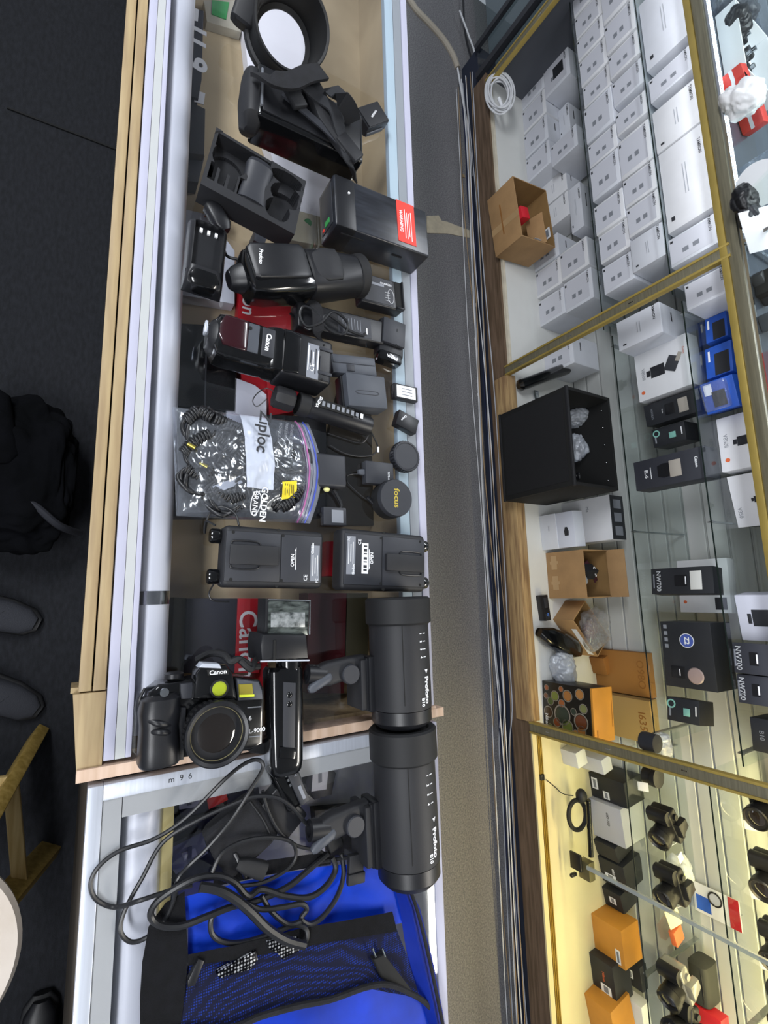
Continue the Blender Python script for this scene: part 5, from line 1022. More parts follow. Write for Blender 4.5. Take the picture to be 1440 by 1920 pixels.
# ---- third bay, deck
def lb_(k, u, v, w_, h_, fw, fh, bars=True):
    o = quad('price_label', (u*w_, -.0008, v*h_), fw, fh, WHITE, k, VF)
    if bars: obj('barcode_bars', MB().box((0, 0, .0006), (fw*.75, fh*.45, .0004)), GREYC, o)
def c3box(bl, br, top, dep, m, label, labels=(), word=None, wm=WHITE, z0=DZ):
    k, w_, h_ = pbox(bl, br, z0, top, dep, m, label, 'camera_box')
    for l in labels: lb_(k, l[0], l[1], w_, h_, l[2], l[3])
    if word: txt(word, .014, wm, k, (-w_*.1, -.0006, h_*.55), VF, bold=.02)
    return k, w_, h_
c3box((1050, 1404), (1056, 1432), (1078, 1402), .06, WHITEC, 'small white box by the second post, left of its twin')
c3box((1080, 1412), (1086, 1438), (1125, 1406), .06, WHITEC, 'small white box with a dark strip, right of its twin by the second post')
c3box((1103, 1447), (1110, 1492), (1165, 1430), .12, DKBOX, 'black camera box with two white labels, top of the warm-lit row', [(-.1, .15, .045, .028), (.25, .45, .03, .028)])
c3box((1104, 1496), (1114, 1565), (1160, 1490), .14, mat('lilac_card', 'b7b9c4', .5), 'pale camera box with dark lettering in the warm-lit row', (), '60D 70D', INK)
c3box((1112, 1574), (1120, 1600), (1150, 1568), .10, DKBOX, 'black box with a white label behind the olive clamp, left one')
c3box((1120, 1604), (1130, 1650), (1165, 1600), .12, DKBOX, 'black box with a tall white label behind the olive clamp, right one', [(.2, .4, .03, .05)], '80D')
c3box((1128, 1662), (1136, 1696), (1160, 1655), .10, DKBOX, 'black box with a white label under the clear strip', [(0, .5, .025, .03)], None)
c3box((1108, 1712), (1116, 1782), (1160, 1700), .11, ORNG, 'orange camera box with a long white label, in the warm-lit row', [(.25, .8, .05, .02)])
c3box((1104, 1785), (1114, 1858), (1144, 1775), .10, DKBOX, 'dark camera box between two orange boxes', [(.2, .6, .03, .045)], 'Nikon', mat('orange_print', 'd0643a', .5))
c3box((1095, 1862), (1110, 1935), (1140, 1850), .12, ORNG, 'orange camera box at the lower end of the warm-lit row', [(.0, .85, .04, .012)])
c3box((1160, 1790), (1166, 1835), (1196, 1785), .06, DKBOX, 'dark box with a barcode behind the boxes between the two orange ones', [(0, .5, .03, .02)])
c3box((1150, 1852), (1160, 1925), (1198, 1845), .05, WHITEC, 'white box behind the lower orange camera box', (), None)
# cable with a connector, gooseneck clamp
k = thing('phone_clamp', 'olive-brown clamp on a dark rod with a coiled grip, standing in the warm-lit bay', 'clamp', P(1095, 1600, DZ))
z_ = DZ+.10
obj('clamp_box', MB().box(P(1100, 1630, z_), (.066, .034, .050), .003), mat('olive_metal', '6a6448', .4, .4), k, W=True)
obj('clamp_jaw', MB().box(P(1080, 1615, z_-.02), (.06, .010, .05), .002).box(P(1075, 1640, z_-.03), (.012, .03, .012), .002), BLK, k, W=True)
obj('rod', MB().cyl(P(1103, 1500, z_+.01), P(1108, 1606, z_+.0), .010, seg=18), GLS, k, W=True, label='glossy black rod')
obj('ring_grip', MB().tube([P(1082+16*math.cos(a), 1528+28*math.sin(a), z_-.02) for a in [i*math.pi/5 for i in range(10)]], .0085, 10, 4, closed=True), RUB, k, W=True)
obj('knuckle', MB().sphere(P(1090, 1492, z_-.01), .022, (1.2, 1, 1)), MATTE, k, W=True)
obj('stand', MB().cyl(P(1104, 1500, DZ+.001), P(1104, 1500, z_), .006, seg=12), BLK, k, W=True)
k = thing('usb_plug', 'small black connector with a thin lead on the cream deck', 'connector', P(1016, 1457, DZ))
obj('connector', MB().box(P(1016, 1457, DZ+.008), (.022, .020, .012), .002), BLK, k, W=True); obj('lead', MB().tube([P(1024, 1462, DZ+.006), P(1040, 1475, DZ+.003), P(1055, 1488, DZ+.02), P(1075, 1492, DZ+.07)], .0018), CORD, k, W=True)
# ---- cameras on the glass shelf
def slr(loc, rz, label, s=1, lens='in', tagged=True, group='cameras on the glass shelves', silver=False):
    k = thing('slr_camera', label, 'camera', loc, rz, group); M = mat('silver_camera', '9c9c98', .3, .5) if silver else BLK
    obj('body', MB().box((0, .03*s, .042*s), (.125*s, .045*s, .080*s), .010*s, seg=3), M, k)
    obj('grip', MB().loft([(.0, 0, 0, .018*s, .024*s), (.07*s, 0, 0, .018*s, .024*s)], 20, 3).xf(Matrix.Translation((-.048*s, .006*s, .006*s)) @ Matrix.Rotation(-math.pi/2, 4, 'Y')), BLK, k)
    obj('prism', MB().prism([(-.026*s, 0), (.026*s, 0), (.016*s, .05*s), (-.016*s, .05*s)], 0, .022*s, .006*s), M, k, loc=(0, .01*s, .080*s))
    L = obj('lens', MB().lathe([(.001, 0), (.032*s, 0), (.034*s, .02*s), (.034*s, .035*s), (.037*s, .038*s), (.037*s, .060*s), (.034*s, .064*s), (.030*s, .058*s), (.001, .055*s)], (.01*s, .012*s, .042*s), (0, -1, .0), 40), BLK, k)
    obj('glass', MB().sphere((.01*s, -.042*s, .042*s), .027*s, (1, .25, 1)), mat('dark_lens_glass', '1a1614', .05, coat=1), L)
    obj('mode_dial', MB().cyl((-.04*s, .03*s, .080*s), (-.04*s, .03*s, .090*s), .010*s, seg=24), M, k)
    if tagged:
        t_ = obj('price_tag', MB().box((0, 0, 0), (.030, .001, .036), .0004, rx=-.3), WHITEC, k, loc=(.05*s, -.03*s, .012))
        obj('tag_string', MB().tube([(.05*s, -.03*s, .03), (.06*s, -.01*s, .05), (.062*s, .02*s, .065)], .0007, 6), WHITE, k)
    return k
def onshelf(px, py, z): p = P(px, py, z); return (p.x, p.y, z+.0005)
slr(onshelf(1222, 1545, SC1), .5, 'black camera with a white price tag, uppermost on the warm-lit glass shelf')
slr(onshelf(1232, 1655, SC1), .3, 'black camera in front of a clear bag with a yellow marker, warm-lit shelf')
slr(onshelf(1240, 1835, SC1), .4, 'silver and black camera beside a dark pouch on the warm-lit shelf', silver=True)
slr(onshelf(1250, 1905, SC1), -.2, 'black camera at the lower edge of the view on the warm-lit shelf')
slr(onshelf(1400, 1508, SC2), .2, 'camera with a large tag on the upper glass shelf, next to the second post')
slr(onshelf(1410, 1635, SC2), .3, 'camera facing out on the upper glass shelf, middle one of three')
slr(onshelf(1428, 1765, SC2), .3, 'camera on the upper glass shelf, below the middle one')
slr(onshelf(1444, 1880, SC2), .3, 'camera on the upper glass shelf near the bottom corner of the view')
k = thing('camera_lens', 'short black lens with a hanging white tag behind the second gold post', 'lens', onshelf(1210, 1452, SC1))
obj('barrel', MB().lathe([(.001, 0), (.03, 0), (.032, .01), (.030, .03), (.033, .034), (.033, .05), (.001, .052)], seg=36), BLK, k); obj('price_tag', MB().box((.03, -.04, .012), (.03, .001, .035), .0004, rx=-.4), WHITEC, k)
bag('clear_bag', 'clear bag with a printed label and yellow marker behind the second camera', onshelf(1275, 1640, SC1+.03), .05, (1.1, .8, .8), BAGM, 21)
tag(obj('marker_strip', MB().box(onshelf(1284, 1652, SC1+.07), (.045, .010, .004), .001, rz=.2), mat('lime_plastic', 'c6e02a', .5, emit=0)), 'bright yellow-green strip on the clear bag behind the second camera', 'strip')
tag(obj('stock_label', MB().box(onshelf(1276, 1608, SC1+.07), (.03, .028, .002), .0005, rz=.4), WHITEC), 'white barcode label on the clear bag behind the second camera', 'label')
k = thing('camera_pouch', 'rounded dark pouch on the warm-lit glass shelf beside the silver camera', 'pouch', onshelf(1300, 1825, SC1))
obj('shell', MB().loft([(-.07, 0, .03, .03, .02), (-.06, 0, .035, .045, .034), (.06, 0, .035, .045, .034), (.07, 0, .03, .03, .02)], 28, 4), mat('dark_olive_fabric', '2b2d2a', .7), k); obj('zip', MB().tube([(-.06, -.042, .05), (0, -.046, .055), (.06, -.042, .05)], .002), RUB, k)
k, w_, h_ = pbox((1290, 1875), (1296, 1950), SC1, (1345, 1860), .05, RED, 'red box lying beyond the cameras at the lower edge of the view', 'product_box')
tag(obj('card_tags', MB().box(onshelf(1262, 1720, SC1+.03), (.07, .05, .003), .0005, rz=.4, rx=.4), mat('cream_card', 'd8cfae', .6)), 'cream card leaning on the glass shelf under the clear strip', 'card')
tag(obj('orange_card', MB().box(onshelf(1268, 1752, SC1+.02), (.05, .05, .02), .001, rz=.3), mat('orange_red_card', 'd0663a', .6)), 'small orange-red packet beside the cream card', 'packet')
k = thing('hanging_pack', 'red white and blue accessory pack hanging on the slatted wall', 'package', (PY(1340, 1700, BKY-.03).x, BKY-.03, PY(1340, 1700, BKY-.03).z))
obj('card_back', MB().box((0, .012, 0), (.10, .002, .16), .0005), WHITEC, k); quad('red_header', (0, .0105, .06), .10, .035, RED, k, VF); quad('blue_patch', (.015, .0105, -.045), .05, .05, BLUE, k, VF)
obj('cable_loop', MB().tube([(-.02+.022*math.cos(a), .006, .0+.022*math.sin(a)) for a in [i*math.pi/5 for i in range(10)]], .003, 8, 3, closed=True), BLK, k); obj('hook', MB().cyl((0, .012, .075), (0, .032, .075), .002, seg=8), CHR, k)
bag('clear_bag', 'glassy crumpled packet behind the second gold post, beside a dark lens', onshelf(1240, 1400, SB1+.02), .035, (1.1, .8, .8), BAGM, 31)
k = thing('camera_lens', 'dark lens lying behind glass just left of the second gold post', 'lens', onshelf(1205, 1388, SB1)); obj('barrel', MB().lathe([(.001, 0), (.028, 0), (.03, .01), (.028, .05), (.001, .052)], seg=32), SLATE, k)
# ---- inside the glass case above
def case_item(px, py, z): return P(px, py, z)
ZU = 1.191
def bin_(px0, py0, px1, py1, h_, label, m=PLAST):
    a = P(px0, py0, ZU); b = P(px1, py1, ZU); w_ = max(.08, abs(b.x-a.x)); dep = .26
    k = thing('clear_bin', label, 'bin', ((a.x+b.x)/2, 1.66+dep/2, ZU), 0)
    obj('front_side', MB().box((0, -dep/2, h_/2), (w_, .003, h_), .001), m, k); obj('back_side', MB().box((0, dep/2, h_/2), (w_, .003, h_), .001), m, k)
    obj('left_side', MB().box((-w_/2, 0, h_/2), (.003, dep, h_), .001), m, k); obj('right_side', MB().box((w_/2, 0, h_/2), (.003, dep, h_), .001), m, k)
    obj('rim', MB().tube([(-w_/2, -dep/2, h_), (w_/2, -dep/2, h_), (w_/2, dep/2, h_), (-w_/2, dep/2, h_)], .003, 8, 1, closed=True), mat('clear_rim', 'c9d6e6', .2), k)
    return k
bin_(1348, -60, 1372, 60, .11, 'clear bin of dark parts at the upper right corner of the view')
bin_(1385, 318, 1402, 450, .11, 'clear bin with a white disc and dark parts, next to the chrome corner strip')
for i, (px, py, z, s, m) in enumerate(((1372, 10, 1.22, .04, SLATE), (1385, 40, 1.24, .035, BLK), (1405, 20, 1.25, .03, GREYP), (1378, -20, 1.22, .04, BLK))):
    bag('accessory', 'dark crumpled accessory in the upper corner bin, %s of four' % ORD[i], tuple(P(px, py, z)), s, (1.2, 1, .8), m, 40+i, 'accessory')
k = thing('white_tray', 'white tray of dark fittings in the bright glass case', 'tray', (P(1385, 130, ZU).x, 1.78, ZU), .0)
obj('tray_base', MB().box((0, 0, .003), (.26, .22, .006), .002), WHITE, k)
obj('tray_wall', MB().box((0, -.11, .03), (.26, .006, .06), .002).box((0, .11, .03), (.26, .006, .06), .002).box((-.13, 0, .03), (.006, .22, .06), .002).box((.13, 0, .03), (.006, .22, .06), .002), WHITE, k)
for i in range(5):
    k2 = thing('black_fitting', 'black fitting lying in the white tray, %s of five' % ORD[i], 'fitting', (P(1385, 130, ZU).x-.09+i*.045, 1.78+.03*math.sin(i*2), ZU+.007), i, 'fittings in the white tray')
    obj('body', MB().box((0, 0, .015), (.04, .028, .03), .004), BLK, k2); obj('stud', MB().cyl((0, 0, .03), (0, 0, .042), .008, seg=16), CHR, k2)
for i, (px, py, rz) in enumerate(((1358, 130, .5), (1372, 160, -.2), (1412, 225, .4))):
    p = P(px, py, ZU+.03); k2 = thing('red_box', 'small bright red box in the glass case, %s from the left' % ORD[i], 'box', (p.x, max(p.y, 1.66), ZU+.0005), rz, 'red boxes in the glass case')
    obj('box_body', MB().box((0, 0, .03), (.06, .05, .06), .002), SRED, k2); quad('white_band', (0, -.0256, .03), .06, .010, WHITE, k2, VF)
bag('cloth_bag', 'white drawstring cloth bag among the red boxes in the glass case', tuple(P(1388, 190, ZU+.05)), .050, (1.0, .9, .9), mat('white_cloth', 'f0f0f2', .8), 51)
tag(obj('white_disc', MB().cyl(P(1425, 345, ZU+.06), P(1425, 345, ZU+.064), .06, seg=48), WHITE), 'large white disc standing in the clear bin', 'disc')
for i, (px, py) in enumerate(((1395, 375), (1405, 400))):
    bag('accessory', 'dark accessory in the bin with the white disc, %s' % ('left one', 'right one')[i], tuple(P(px, py, ZU+.035)), .032, (1.2, 1, .8), SLATE if i else BLK, 60+i, 'accessory')
k = tag(obj('printed_sheet', MB().box(P(1425, 430, ZU+.055), (.12, .10, .0015), .0003, rz=.3, rx=.5), WHITE), 'printed white sheet leaning at the right side of the clear bin', 'paper')
for i, (px, py, sx_, sy_, h_, m, nm, lab) in enumerate(((1385, 520, .07, .05, .05, BLK, 'black_adapter', 'black adapter on the mirror deck right of the chrome corner strip'), (1398, 590, .05, .06, .07, GREYP, 'grey_adapter', 'grey adapter on the mirror deck, second from the chrome corner strip'), (1410, 540, .10, .03, .03, SLATE, 'dark_tube', 'long dark piece lying behind the black adapter'))):
    p = P(px, py, ZU); k2 = thing(nm, lab, 'adapter', (p.x, max(p.y, 1.66), ZU+.0005), .4*i); obj('body', MB().box((0, 0, h_/2), (sx_, sy_, h_), .005), m, k2); obj('knob', MB().cyl((0, 0, h_), (0, 0, h_+.012), .012, seg=20), CHR, k2)
k2, w_, h_ = carton(P(1420, 640, ZU).x, P(1428, 745, ZU).x, 1.70, ZU, ZU+.09, .10, SRED, 'bright red carton at the right edge of the view above the gold rail')
# ================================================================ ZIP BAG OF CORDS
ZC = [(328, 752), (588, 786), (592, 978), (336, 962)]
def ZS(u, v, off=0, raw=False):
    """surface of the pillow-shaped bag; u along the bag (away from the customer), v to the right"""
    px = (ZC[0][0]*(1-u)+ZC[1][0]*u)*(1-v)+(ZC[3][0]*(1-u)+ZC[2][0]*u)*v + 22*(u**4)*math.sin(math.pi*v)
    py = (ZC[0][1]*(1-u)+ZC[1][1]*u)*(1-v)+(ZC[3][1]*(1-u)+ZC[2][1]*u)*v + (14*math.sin(math.pi*u)*(1-v)*0)
    d = (math.sin(math.pi*min(1, max(0, u)))*math.sin(math.pi*min(1, max(0, v))))**.45
    p = P(px, py, T+.03); h_ = .004+.042*d
    if not raw: h_ += .006*d*(noise.noise(Vector((u*9, v*7, 1)))+.8*abs(noise.noise(Vector((u*16, v*12, 5)))))
    return Vector((p.x, p.y, T+h_+off))
zb = thing('zip_bag', 'clear zip bag full of black cords with a yellow sticker and blue zip edge', 'bag', P(455, 870, T))
FILM = film('bag_film', 'f1f3f8', .09, .16, bump=.8, milky=.05, scale=15)
def zpatch(u0, u1, v0, v1, off, n=40, th=0, wav=0):
    return MB().grid([[ZS(u0+(u1-u0)*i/n, v0+(v1-v0)*j/n, off) for j in range(n+1)] for i in range(n+1)])
obj('bag_film', zpatch(0, 1, 0, 1, .001, 90), FILM, zb, W=True)
obj('bag_back', MB().grid([[Vector((*ZS(i/6, j/6)[:2], T+.0015)) for j in range(7)] for i in range(7)]), FILM, zb, W=True)
obj('label_band', zpatch(.475, .665, -.0, .74, .0022, 30), mat('band_white', 'b9c0cf', .3), zb, W=True)
obj('zip_edge', zpatch(.93, 1.0, 0, 1, .0022, 24), film('blue_film', '8b9be6', .15, .15, milky=.25), zb, W=True)
obj('zip_edge', zpatch(.885, .925, 0, 1, .0024, 24), film('purple_film', 'b79bd0', .15, .15, milky=.2), zb, W=True)
obj('zip_line', MB().tube([ZS(.955, v/10, .004) for v in range(11)], .0014, 8), mat('zip_blue', '3d4fae', .3), zb, W=True)
obj('zip_line', MB().tube([ZS(.90, v/10, .004) for v in range(11)], .0014, 8), mat('zip_pink', 'a65c92', .3), zb, W=True)
def ztext(s_, u, v, size, m, rz=0, dz=.0035, **k_):
    p = ZS(u, v); txt(s_, size, m, zb, local(zb, 0, 0, T)*0+(rootmat(zb).inverted() @ (p+Vector((0, 0, dz)))), (0, 0, rz), **k_)
ztext('Ziploc', .60, .22, .027, INK, -.08, .013, bold=.015)
ztext('GOLDEN', .60, .88, .014, WHITE, -.08, .010, bold=.02); ztext('BRAND', .54, .88, .012, WHITE, -.08, .010)
for i in range(3): ztext('FREEZER BAG' if i % 2 else 'DOUBLE ZIP', .72+.04*i, .20, .0065, GREYC, -.1, .008)
obj('oval_print', MB().tube([ZS(.55+.035*math.cos(a), .87+.10*math.sin(a), .006) for a in [i*math.pi/6 for i in range(12)]], .0008, 6, 3, closed=True), WHITE, zb, W=True)
obj('yellow_sticker', MB().grid([[ZS(.715+.10*i/8+.012*j/8, .665+.155*j/8-.03*i/8, .006) for j in range(9)] for i in range(9)]), YEL, zb, W=True)
for i in range(5): obj('pen_line', MB().tube([ZS(.735+.015*i, .68, .0072), ZS(.745+.015*i, .78-.02*(i % 2), .0072)], .0004, 5, 1), INK, zb, W=True)
def helix(pts, R_, r, turns):
    pts = [Vector(p) for p in pts]; b = MB(); path = []; n = len(pts); N = turns*9
    for i in range(N+1):
        t = i/N*(n-1); a = min(int(t), n-2); f = t-a
        p0, p1, p2, p3 = pts[max(a-1, 0)], pts[a], pts[a+1], pts[min(a+2, n-1)]
        c = .5*((2*p1)+(-p0+p2)*f+(2*p0-5*p1+4*p2-p3)*f*f+(-p0+3*p1-3*p2+p3)*f**3); d = (p2-p1).normalized()
        s = d.cross(Vector((0, 0, 1))).normalized(); q_ = s.cross(d); g = i/9*2*math.pi
        path.append(c+s*R_*math.cos(g)+q_*R_*math.sin(g))
    return b.tube(path, r, 6, 1)
zz = lambda l, z=.022: [P(x, y, T+z+.004*((i*7) % 3)) for i, (x, y) in enumerate(l)]
coils = (('upper left corner', [(350, 790), (372, 772), (400, 785), (430, 798), (455, 810)]), ('left middle', [(345, 850), (365, 830), (395, 815), (420, 830), (440, 850)]), ('lower left', [(350, 880), (380, 895), (410, 880), (440, 860), (460, 840)]), ('lower middle', [(400, 920), (430, 935), (460, 925), (500, 905), (540, 930)]), ('right of the white band', [(520, 830), (545, 850), (530, 880), (510, 905), (520, 935)]), ('lower right', [(500, 935), (525, 950), (550, 935), (560, 910), (545, 890)]))
for nm, l in coils:
    tag(obj('spiral_cable', helix(zz(l), .0085, .0028, 22), CORD, smooth=1.2), 'springy black coiled cord inside the clear zip bag, %s' % nm, 'cord', 'coiled cords in the zip bag')
for j, nm in enumerate(('toward the left end', 'across the middle', 'below the white band', 'near the zip', 'along the lower side', 'in the upper left corner', 'left of the white band', 'under the yellow sticker', 'beside the paper slip', 'in the lower left corner')):
    cx, cy = ((385, 850), (450, 860), (470, 920), (545, 860), (420, 930), (380, 800), (430, 830), (530, 910), (430, 895), (375, 900))[j]; pts = []
    for i in range(22):
        a = i*1.1+j; pts.append(P(cx+(34+9*math.sin(i*1.7))*math.cos(a), cy+(30+7*math.cos(i*2.1))*math.sin(a), T+.010+.020*abs(math.sin(i*1.3+j))))
    tag(obj('loose_cable', MB().tube(pts, .0034, 8, 5), CORD, smooth=1.2), 'smooth dark cord looped inside the clear zip bag, %s' % nm, 'cord', 'loose cords in the zip bag')
tag(obj('dark_adapter', pad([(515, 845), (580, 850), (578, 905), (512, 900)], T+.004, T+.022, .004, zp=T+.022), SLATE), 'grey block inside the zip bag beneath the zip edge', 'adapter')
tag(obj('paper_slip', pad([(398, 912), (450, 892), (455, 905), (405, 925)], T+.030, T+.031, 0, zp=T+.031), mat('grey_paper', '9fa4ae', .7)), 'grey slip of paper inside the zip bag at its lower middle', 'paper')
for i, (x, y) in enumerate(((352, 832), (375, 868))): tag(obj('brass_connector', MB().cyl(P(x, y, T+.034), P(x+14, y+8, T+.036), .0032, seg=12), mat('brass', 'a89b4a', .3, .8)), 'small brass connector inside the zip bag, %s of two' % ('upper', 'lower')[i], 'connector')
# ================================================================ THINGS INSIDE THE FIRST COUNTER
IZ = .7755
def lay(poly, h_, m, name, label, cat, grp=None):
    k = thing(name, label, cat, (P(*poly[0], IZ+h_).x, P(*poly[0], IZ+h_).y, IZ), 0, grp)
    obj('box_body', pad(poly, IZ+.0004, IZ+h_, .001), m, k, W=True); return k
def ltxt(k, s_, px, py, h_, size, m, rz=0, **kk): txt(s_, size, m, k, rootmat(k).inverted() @ (P(px, py, IZ+h_)+Vector((0, 0, .0006))), (0, 0, rz), **kk)
k = lay([(300, 0), (382, 20), (378, 150), (372, 185), (300, 160)], .06, GRBOX, 'boxed_accessory', 'charcoal box with large white outlined characters, inside the counter at its upper end', 'box')
ltxt(k, '9', 366, 118, .06, .058, WHITE, 0, bold=.03, sx=1.2); ltxt(k, 'U', 367, 66, .06, .052, WHITE, 0, bold=.03, sx=1.2); obj('white_label', pad([(348, 8), (373, 18), (371, 40), (346, 32)], IZ+.0600, IZ+.0610, 0), WHITE, k, W=True)
k = lay([(300, 160), (368, 172), (366, 196), (385, 204), (383, 290), (300, 282)], .052, DKBOX, 'boxed_accessory', 'dark box with a long lens picture, inside the counter below the outlined characters', 'box')
obj('lens_picture', pad([(300, 180), (358, 190), (350, 240), (340, 262), (300, 262)], IZ+.052, IZ+.0535, 0), DEEP, k, W=True); obj('white_label', pad([(366, 168), (385, 175), (382, 196), (364, 190)], IZ+.052, IZ+.054, 0), WHITE, k, W=True)
k = lay([(300, 285), (384, 292), (372, 342), (300, 330)], .035, SLATE, 'boxed_accessory', 'dark grey box end, inside the counter left of the moulded tray', 'box'); ltxt(k, 'EX 20', 350, 320, .035, .012, GREYC)
k = lay([(382, 0), (450, 0), (452, 60), (388, 40)], .02, mat('clear_sleeve', 'a9a596', .3), 'plastic_sleeve', 'plastic sleeve with a bright green sticker, inside the counter at its upper end', 'sleeve')
obj('green_sticker', pad([(398, 0), (430, 4), (424, 36), (397, 26)], IZ+.02, IZ+.022, 0), GRN, k, W=True)
k = lay([(448, -40), (556, -40), (600, 260), (640, 410), (560, 440), (470, 180)], .03, mat('bright_white_card', 'e9eaf2', .5), 'white_carton', 'long white carton under the lens hood and the strapped case, inside the counter', 'box')
k = lay([(560, 395), (650, 420), (650, 470), (545, 450)], .036, mat('tan_tape_card', 'a09a84', .6), 'taped_box', 'box edge with a green dot, inside the counter left of the red-stickered black box', 'box'); obj('green_dot', MB().cyl(P(577, 418, IZ+.036), P(577, 418, IZ+.037), .009, seg=24), GRN, k, W=True)
k = lay([(330, 388), (390, 402), (440, 470), (440, 570), (335, 552)], .03, mat('crumpled_white_paper', 'c3c8d4', .6), 'white_bag', 'white paper bag under the charging cradle, inside the counter', 'bag')
k = lay([(390, 375), (430, 385), (428, 405), (386, 398)], .045, mat('orange_brown_card', 'a8552e', .5), 'orange_box', 'small orange-brown box by the lower left corner of the moulded tray, inside the counter', 'box')
k = lay([(480, 425), (505, 435), (495, 460), (476, 450)], .05, GREYP, 'small_adapter', 'small grey adapter seen below the moulded tray, inside the counter', 'adapter')
def red_canon(poly, h_, label, word=True, tpos=None, size=.05, name='strap_box'):
    k = lay(poly, h_, mat('deep_red_card', 'b51826', .4), name, label, 'box')
    if tpos: ltxt(k, 'Canon', tpos[0], tpos[1], h_, size, WHITE, 0, bold=.01)
    return k
red_canon([(452, 472), (505, 470), (545, 560), (548, 700), (520, 760), (452, 715), (446, 600)], .030, 'red box with white lettering between the two speedlights, inside the counter', True, (466, 548), .040)
k = red_canon([(446, 1122), (492, 1122), (486, 1262), (440, 1262)], .060, 'red box with white lettering left of the handle flash, inside the counter', True, (463, 1208), .046)
k = lay([(350, 1122), (446, 1122), (440, 1262), (345, 1262)], .058, mat('navy_black_card', '22232e', .5), 'boxed_accessory', 'navy-black box left of the red lettered box, inside the counter', 'box')
k = lay([(326, 1120), (349, 1121), (344, 1270), (320, 1270)], .050, mat('olive_card', '4c4a3c', .6), 'boxed_accessory', 'olive-grey box edge by the aluminium lamp housing, inside the counter', 'box')
red_canon([(492, 1122), (506, 1122), (500, 1300), (486, 1300)], .050, 'narrow red box behind the handle flash, inside the counter')
red_canon([(612, 1015), (634, 1015), (632, 1080), (610, 1080)], .060, 'dark red box seen between the two flash power packs, inside the counter')
k = lay([(578, 1112), (650, 1112), (645, 1300), (575, 1300)], .050, mat('wine_card', '4a1018', .5), 'strap_box', 'wine-red box beside the upper studio flash, inside the counter', 'box')
k = lay([(652, 1112), (690, 1112), (690, 1240), (648, 1240)], .045, mat('olive_dark_card', '35321f', .6), 'boxed_accessory', 'dark olive box under the upper studio flash, inside the counter', 'box')
k = lay([(318, 605), (446, 612), (440, 770), (320, 760)], .055, GLS, 'glossy_box', 'glossy black box reflecting the lamps, inside the counter left of the zip bag', 'box')
obj('box_edge', pad([(386, 608), (389, 608), (386, 766), (383, 766)], IZ+.055, IZ+.0556, 0), SLATE, k, W=True)
k = lay([(425, 702), (478, 722), (500, 740), (500, 800), (425, 790)], .050, mat('pearly_white_card', 'd5d8e6', .2), 'white_carton', 'glossy white carton between the black box and the cylinder grip, inside the counter', 'box')
k = lay([(500, 700), (520, 715), (560, 700), (560, 770), (505, 780)], .035, mat('deep_red_card', 'b51826', .4), 'red_wrapper', 'red wrapper under the cylinder grip, inside the counter', 'wrapper')
k = lay([(318, 770), (612, 782), (610, 968), (318, 968)], .045, DKBOX, 'boxed_accessory', 'large dark box under the zip bag, inside the counter', 'box')
k = lay([(640, 720), (712, 720), (712, 830), (705, 985), (612, 985), (612, 830)], .020, mat('brown_shade', '3a352c', .6), 'shade_sheet', 'dark brown sheet standing in for the dim interior under the lens caps, inside the counter', 'shade sheet')  # dark sheet added to paint the dim back of the counter interior
# ================================================================ THINGS INSIDE THE SECOND COUNTER
def tagbox(poly, h_, m, label, name='tagged_part', lab=None, bars=True):
    k = lay(poly, h_, m, name, label, 'part')
    if lab:
        xs = [p[0] for p in lab]; ys = [p[1] for p in lab]; s1 = obj('price_label', pad(lab, IZ+h_, IZ+h_+.001, 0), WHITEC, k, W=True)
        if bars:
            cx, cy = sum(xs)/len(xs), sum(ys)/len(ys); c = P(cx, cy, IZ+h_+.0014); obj('barcode_bars', MB().box(c, (.024, .007, .0005)), GREYC, k, W=True)
    return k
TX = mat('speckled_black', '1d1f22', .6, hex2='3c3f42', scale=60)
tagbox([(268, 1500), (322, 1490), (330, 1545), (275, 1570)], .03, SLATE, 'grey part with a square window, inside the framed counter near the yellow edge', lab=[(276, 1510), (296, 1502), (298, 1518), (278, 1524)], bars=False)
tagbox([(330, 1478), (382, 1470), (392, 1520), (340, 1535)], .04, DKBOX, 'dark part with an upright barcode tag, inside the framed counter', lab=[(336, 1480), (374, 1472), (376, 1512), (336, 1518)])
tagbox([(382, 1470), (418, 1462), (428, 1500), (392, 1518)], .045, SRED, 'bright red tag card inside the framed counter')
tagbox([(418, 1450), (480, 1440), (488, 1500), (428, 1520)], .04, DKBOX, 'black part with a tilted white tag, inside the framed counter', lab=[(426, 1472), (448, 1456), (462, 1462), (438, 1482)])
tagbox([(585, 1430), (612, 1424), (630, 1450), (622, 1490), (590, 1500), (572, 1470)], .03, DKBOX, 'round black lid with a barcode tag, inside the framed counter by the lower studio flash', 'round_lid', lab=[(588, 1430), (618, 1426), (612, 1480), (584, 1484)])
tagbox([(270, 1560), (300, 1556), (300, 1620), (266, 1625)], .04, DKBOX, 'black clip part with a white eight-sided tag, inside the framed counter', lab=[(268, 1562), (284, 1560), (290, 1568), (290, 1590), (282, 1600), (266, 1602)], bars=False)
tagbox([(300, 1550), (360, 1530), (470, 1520), (500, 1590), (420, 1650), (310, 1660)], .03, TX, 'heap of speckled black parts under the cords, inside the framed counter')
tagbox([(262, 1640), (330, 1630), (340, 1740), (262, 1760)], .03, mat('grey_parts', '6d7672', .6), 'grey part with two white tags by the yellow edge, inside the framed counter', lab=[(262, 1660), (296, 1655), (298, 1700), (262, 1705)], bars=False)
tagbox([(300, 1600), (380, 1560), (390, 1600), (330, 1640)], .042, mat('lilac_grey', 'a3a6ad', .5), 'small pale tag under the crossing cords, inside the framed counter', lab=[(340, 1600), (366, 1590), (370, 1604), (346, 1614)])
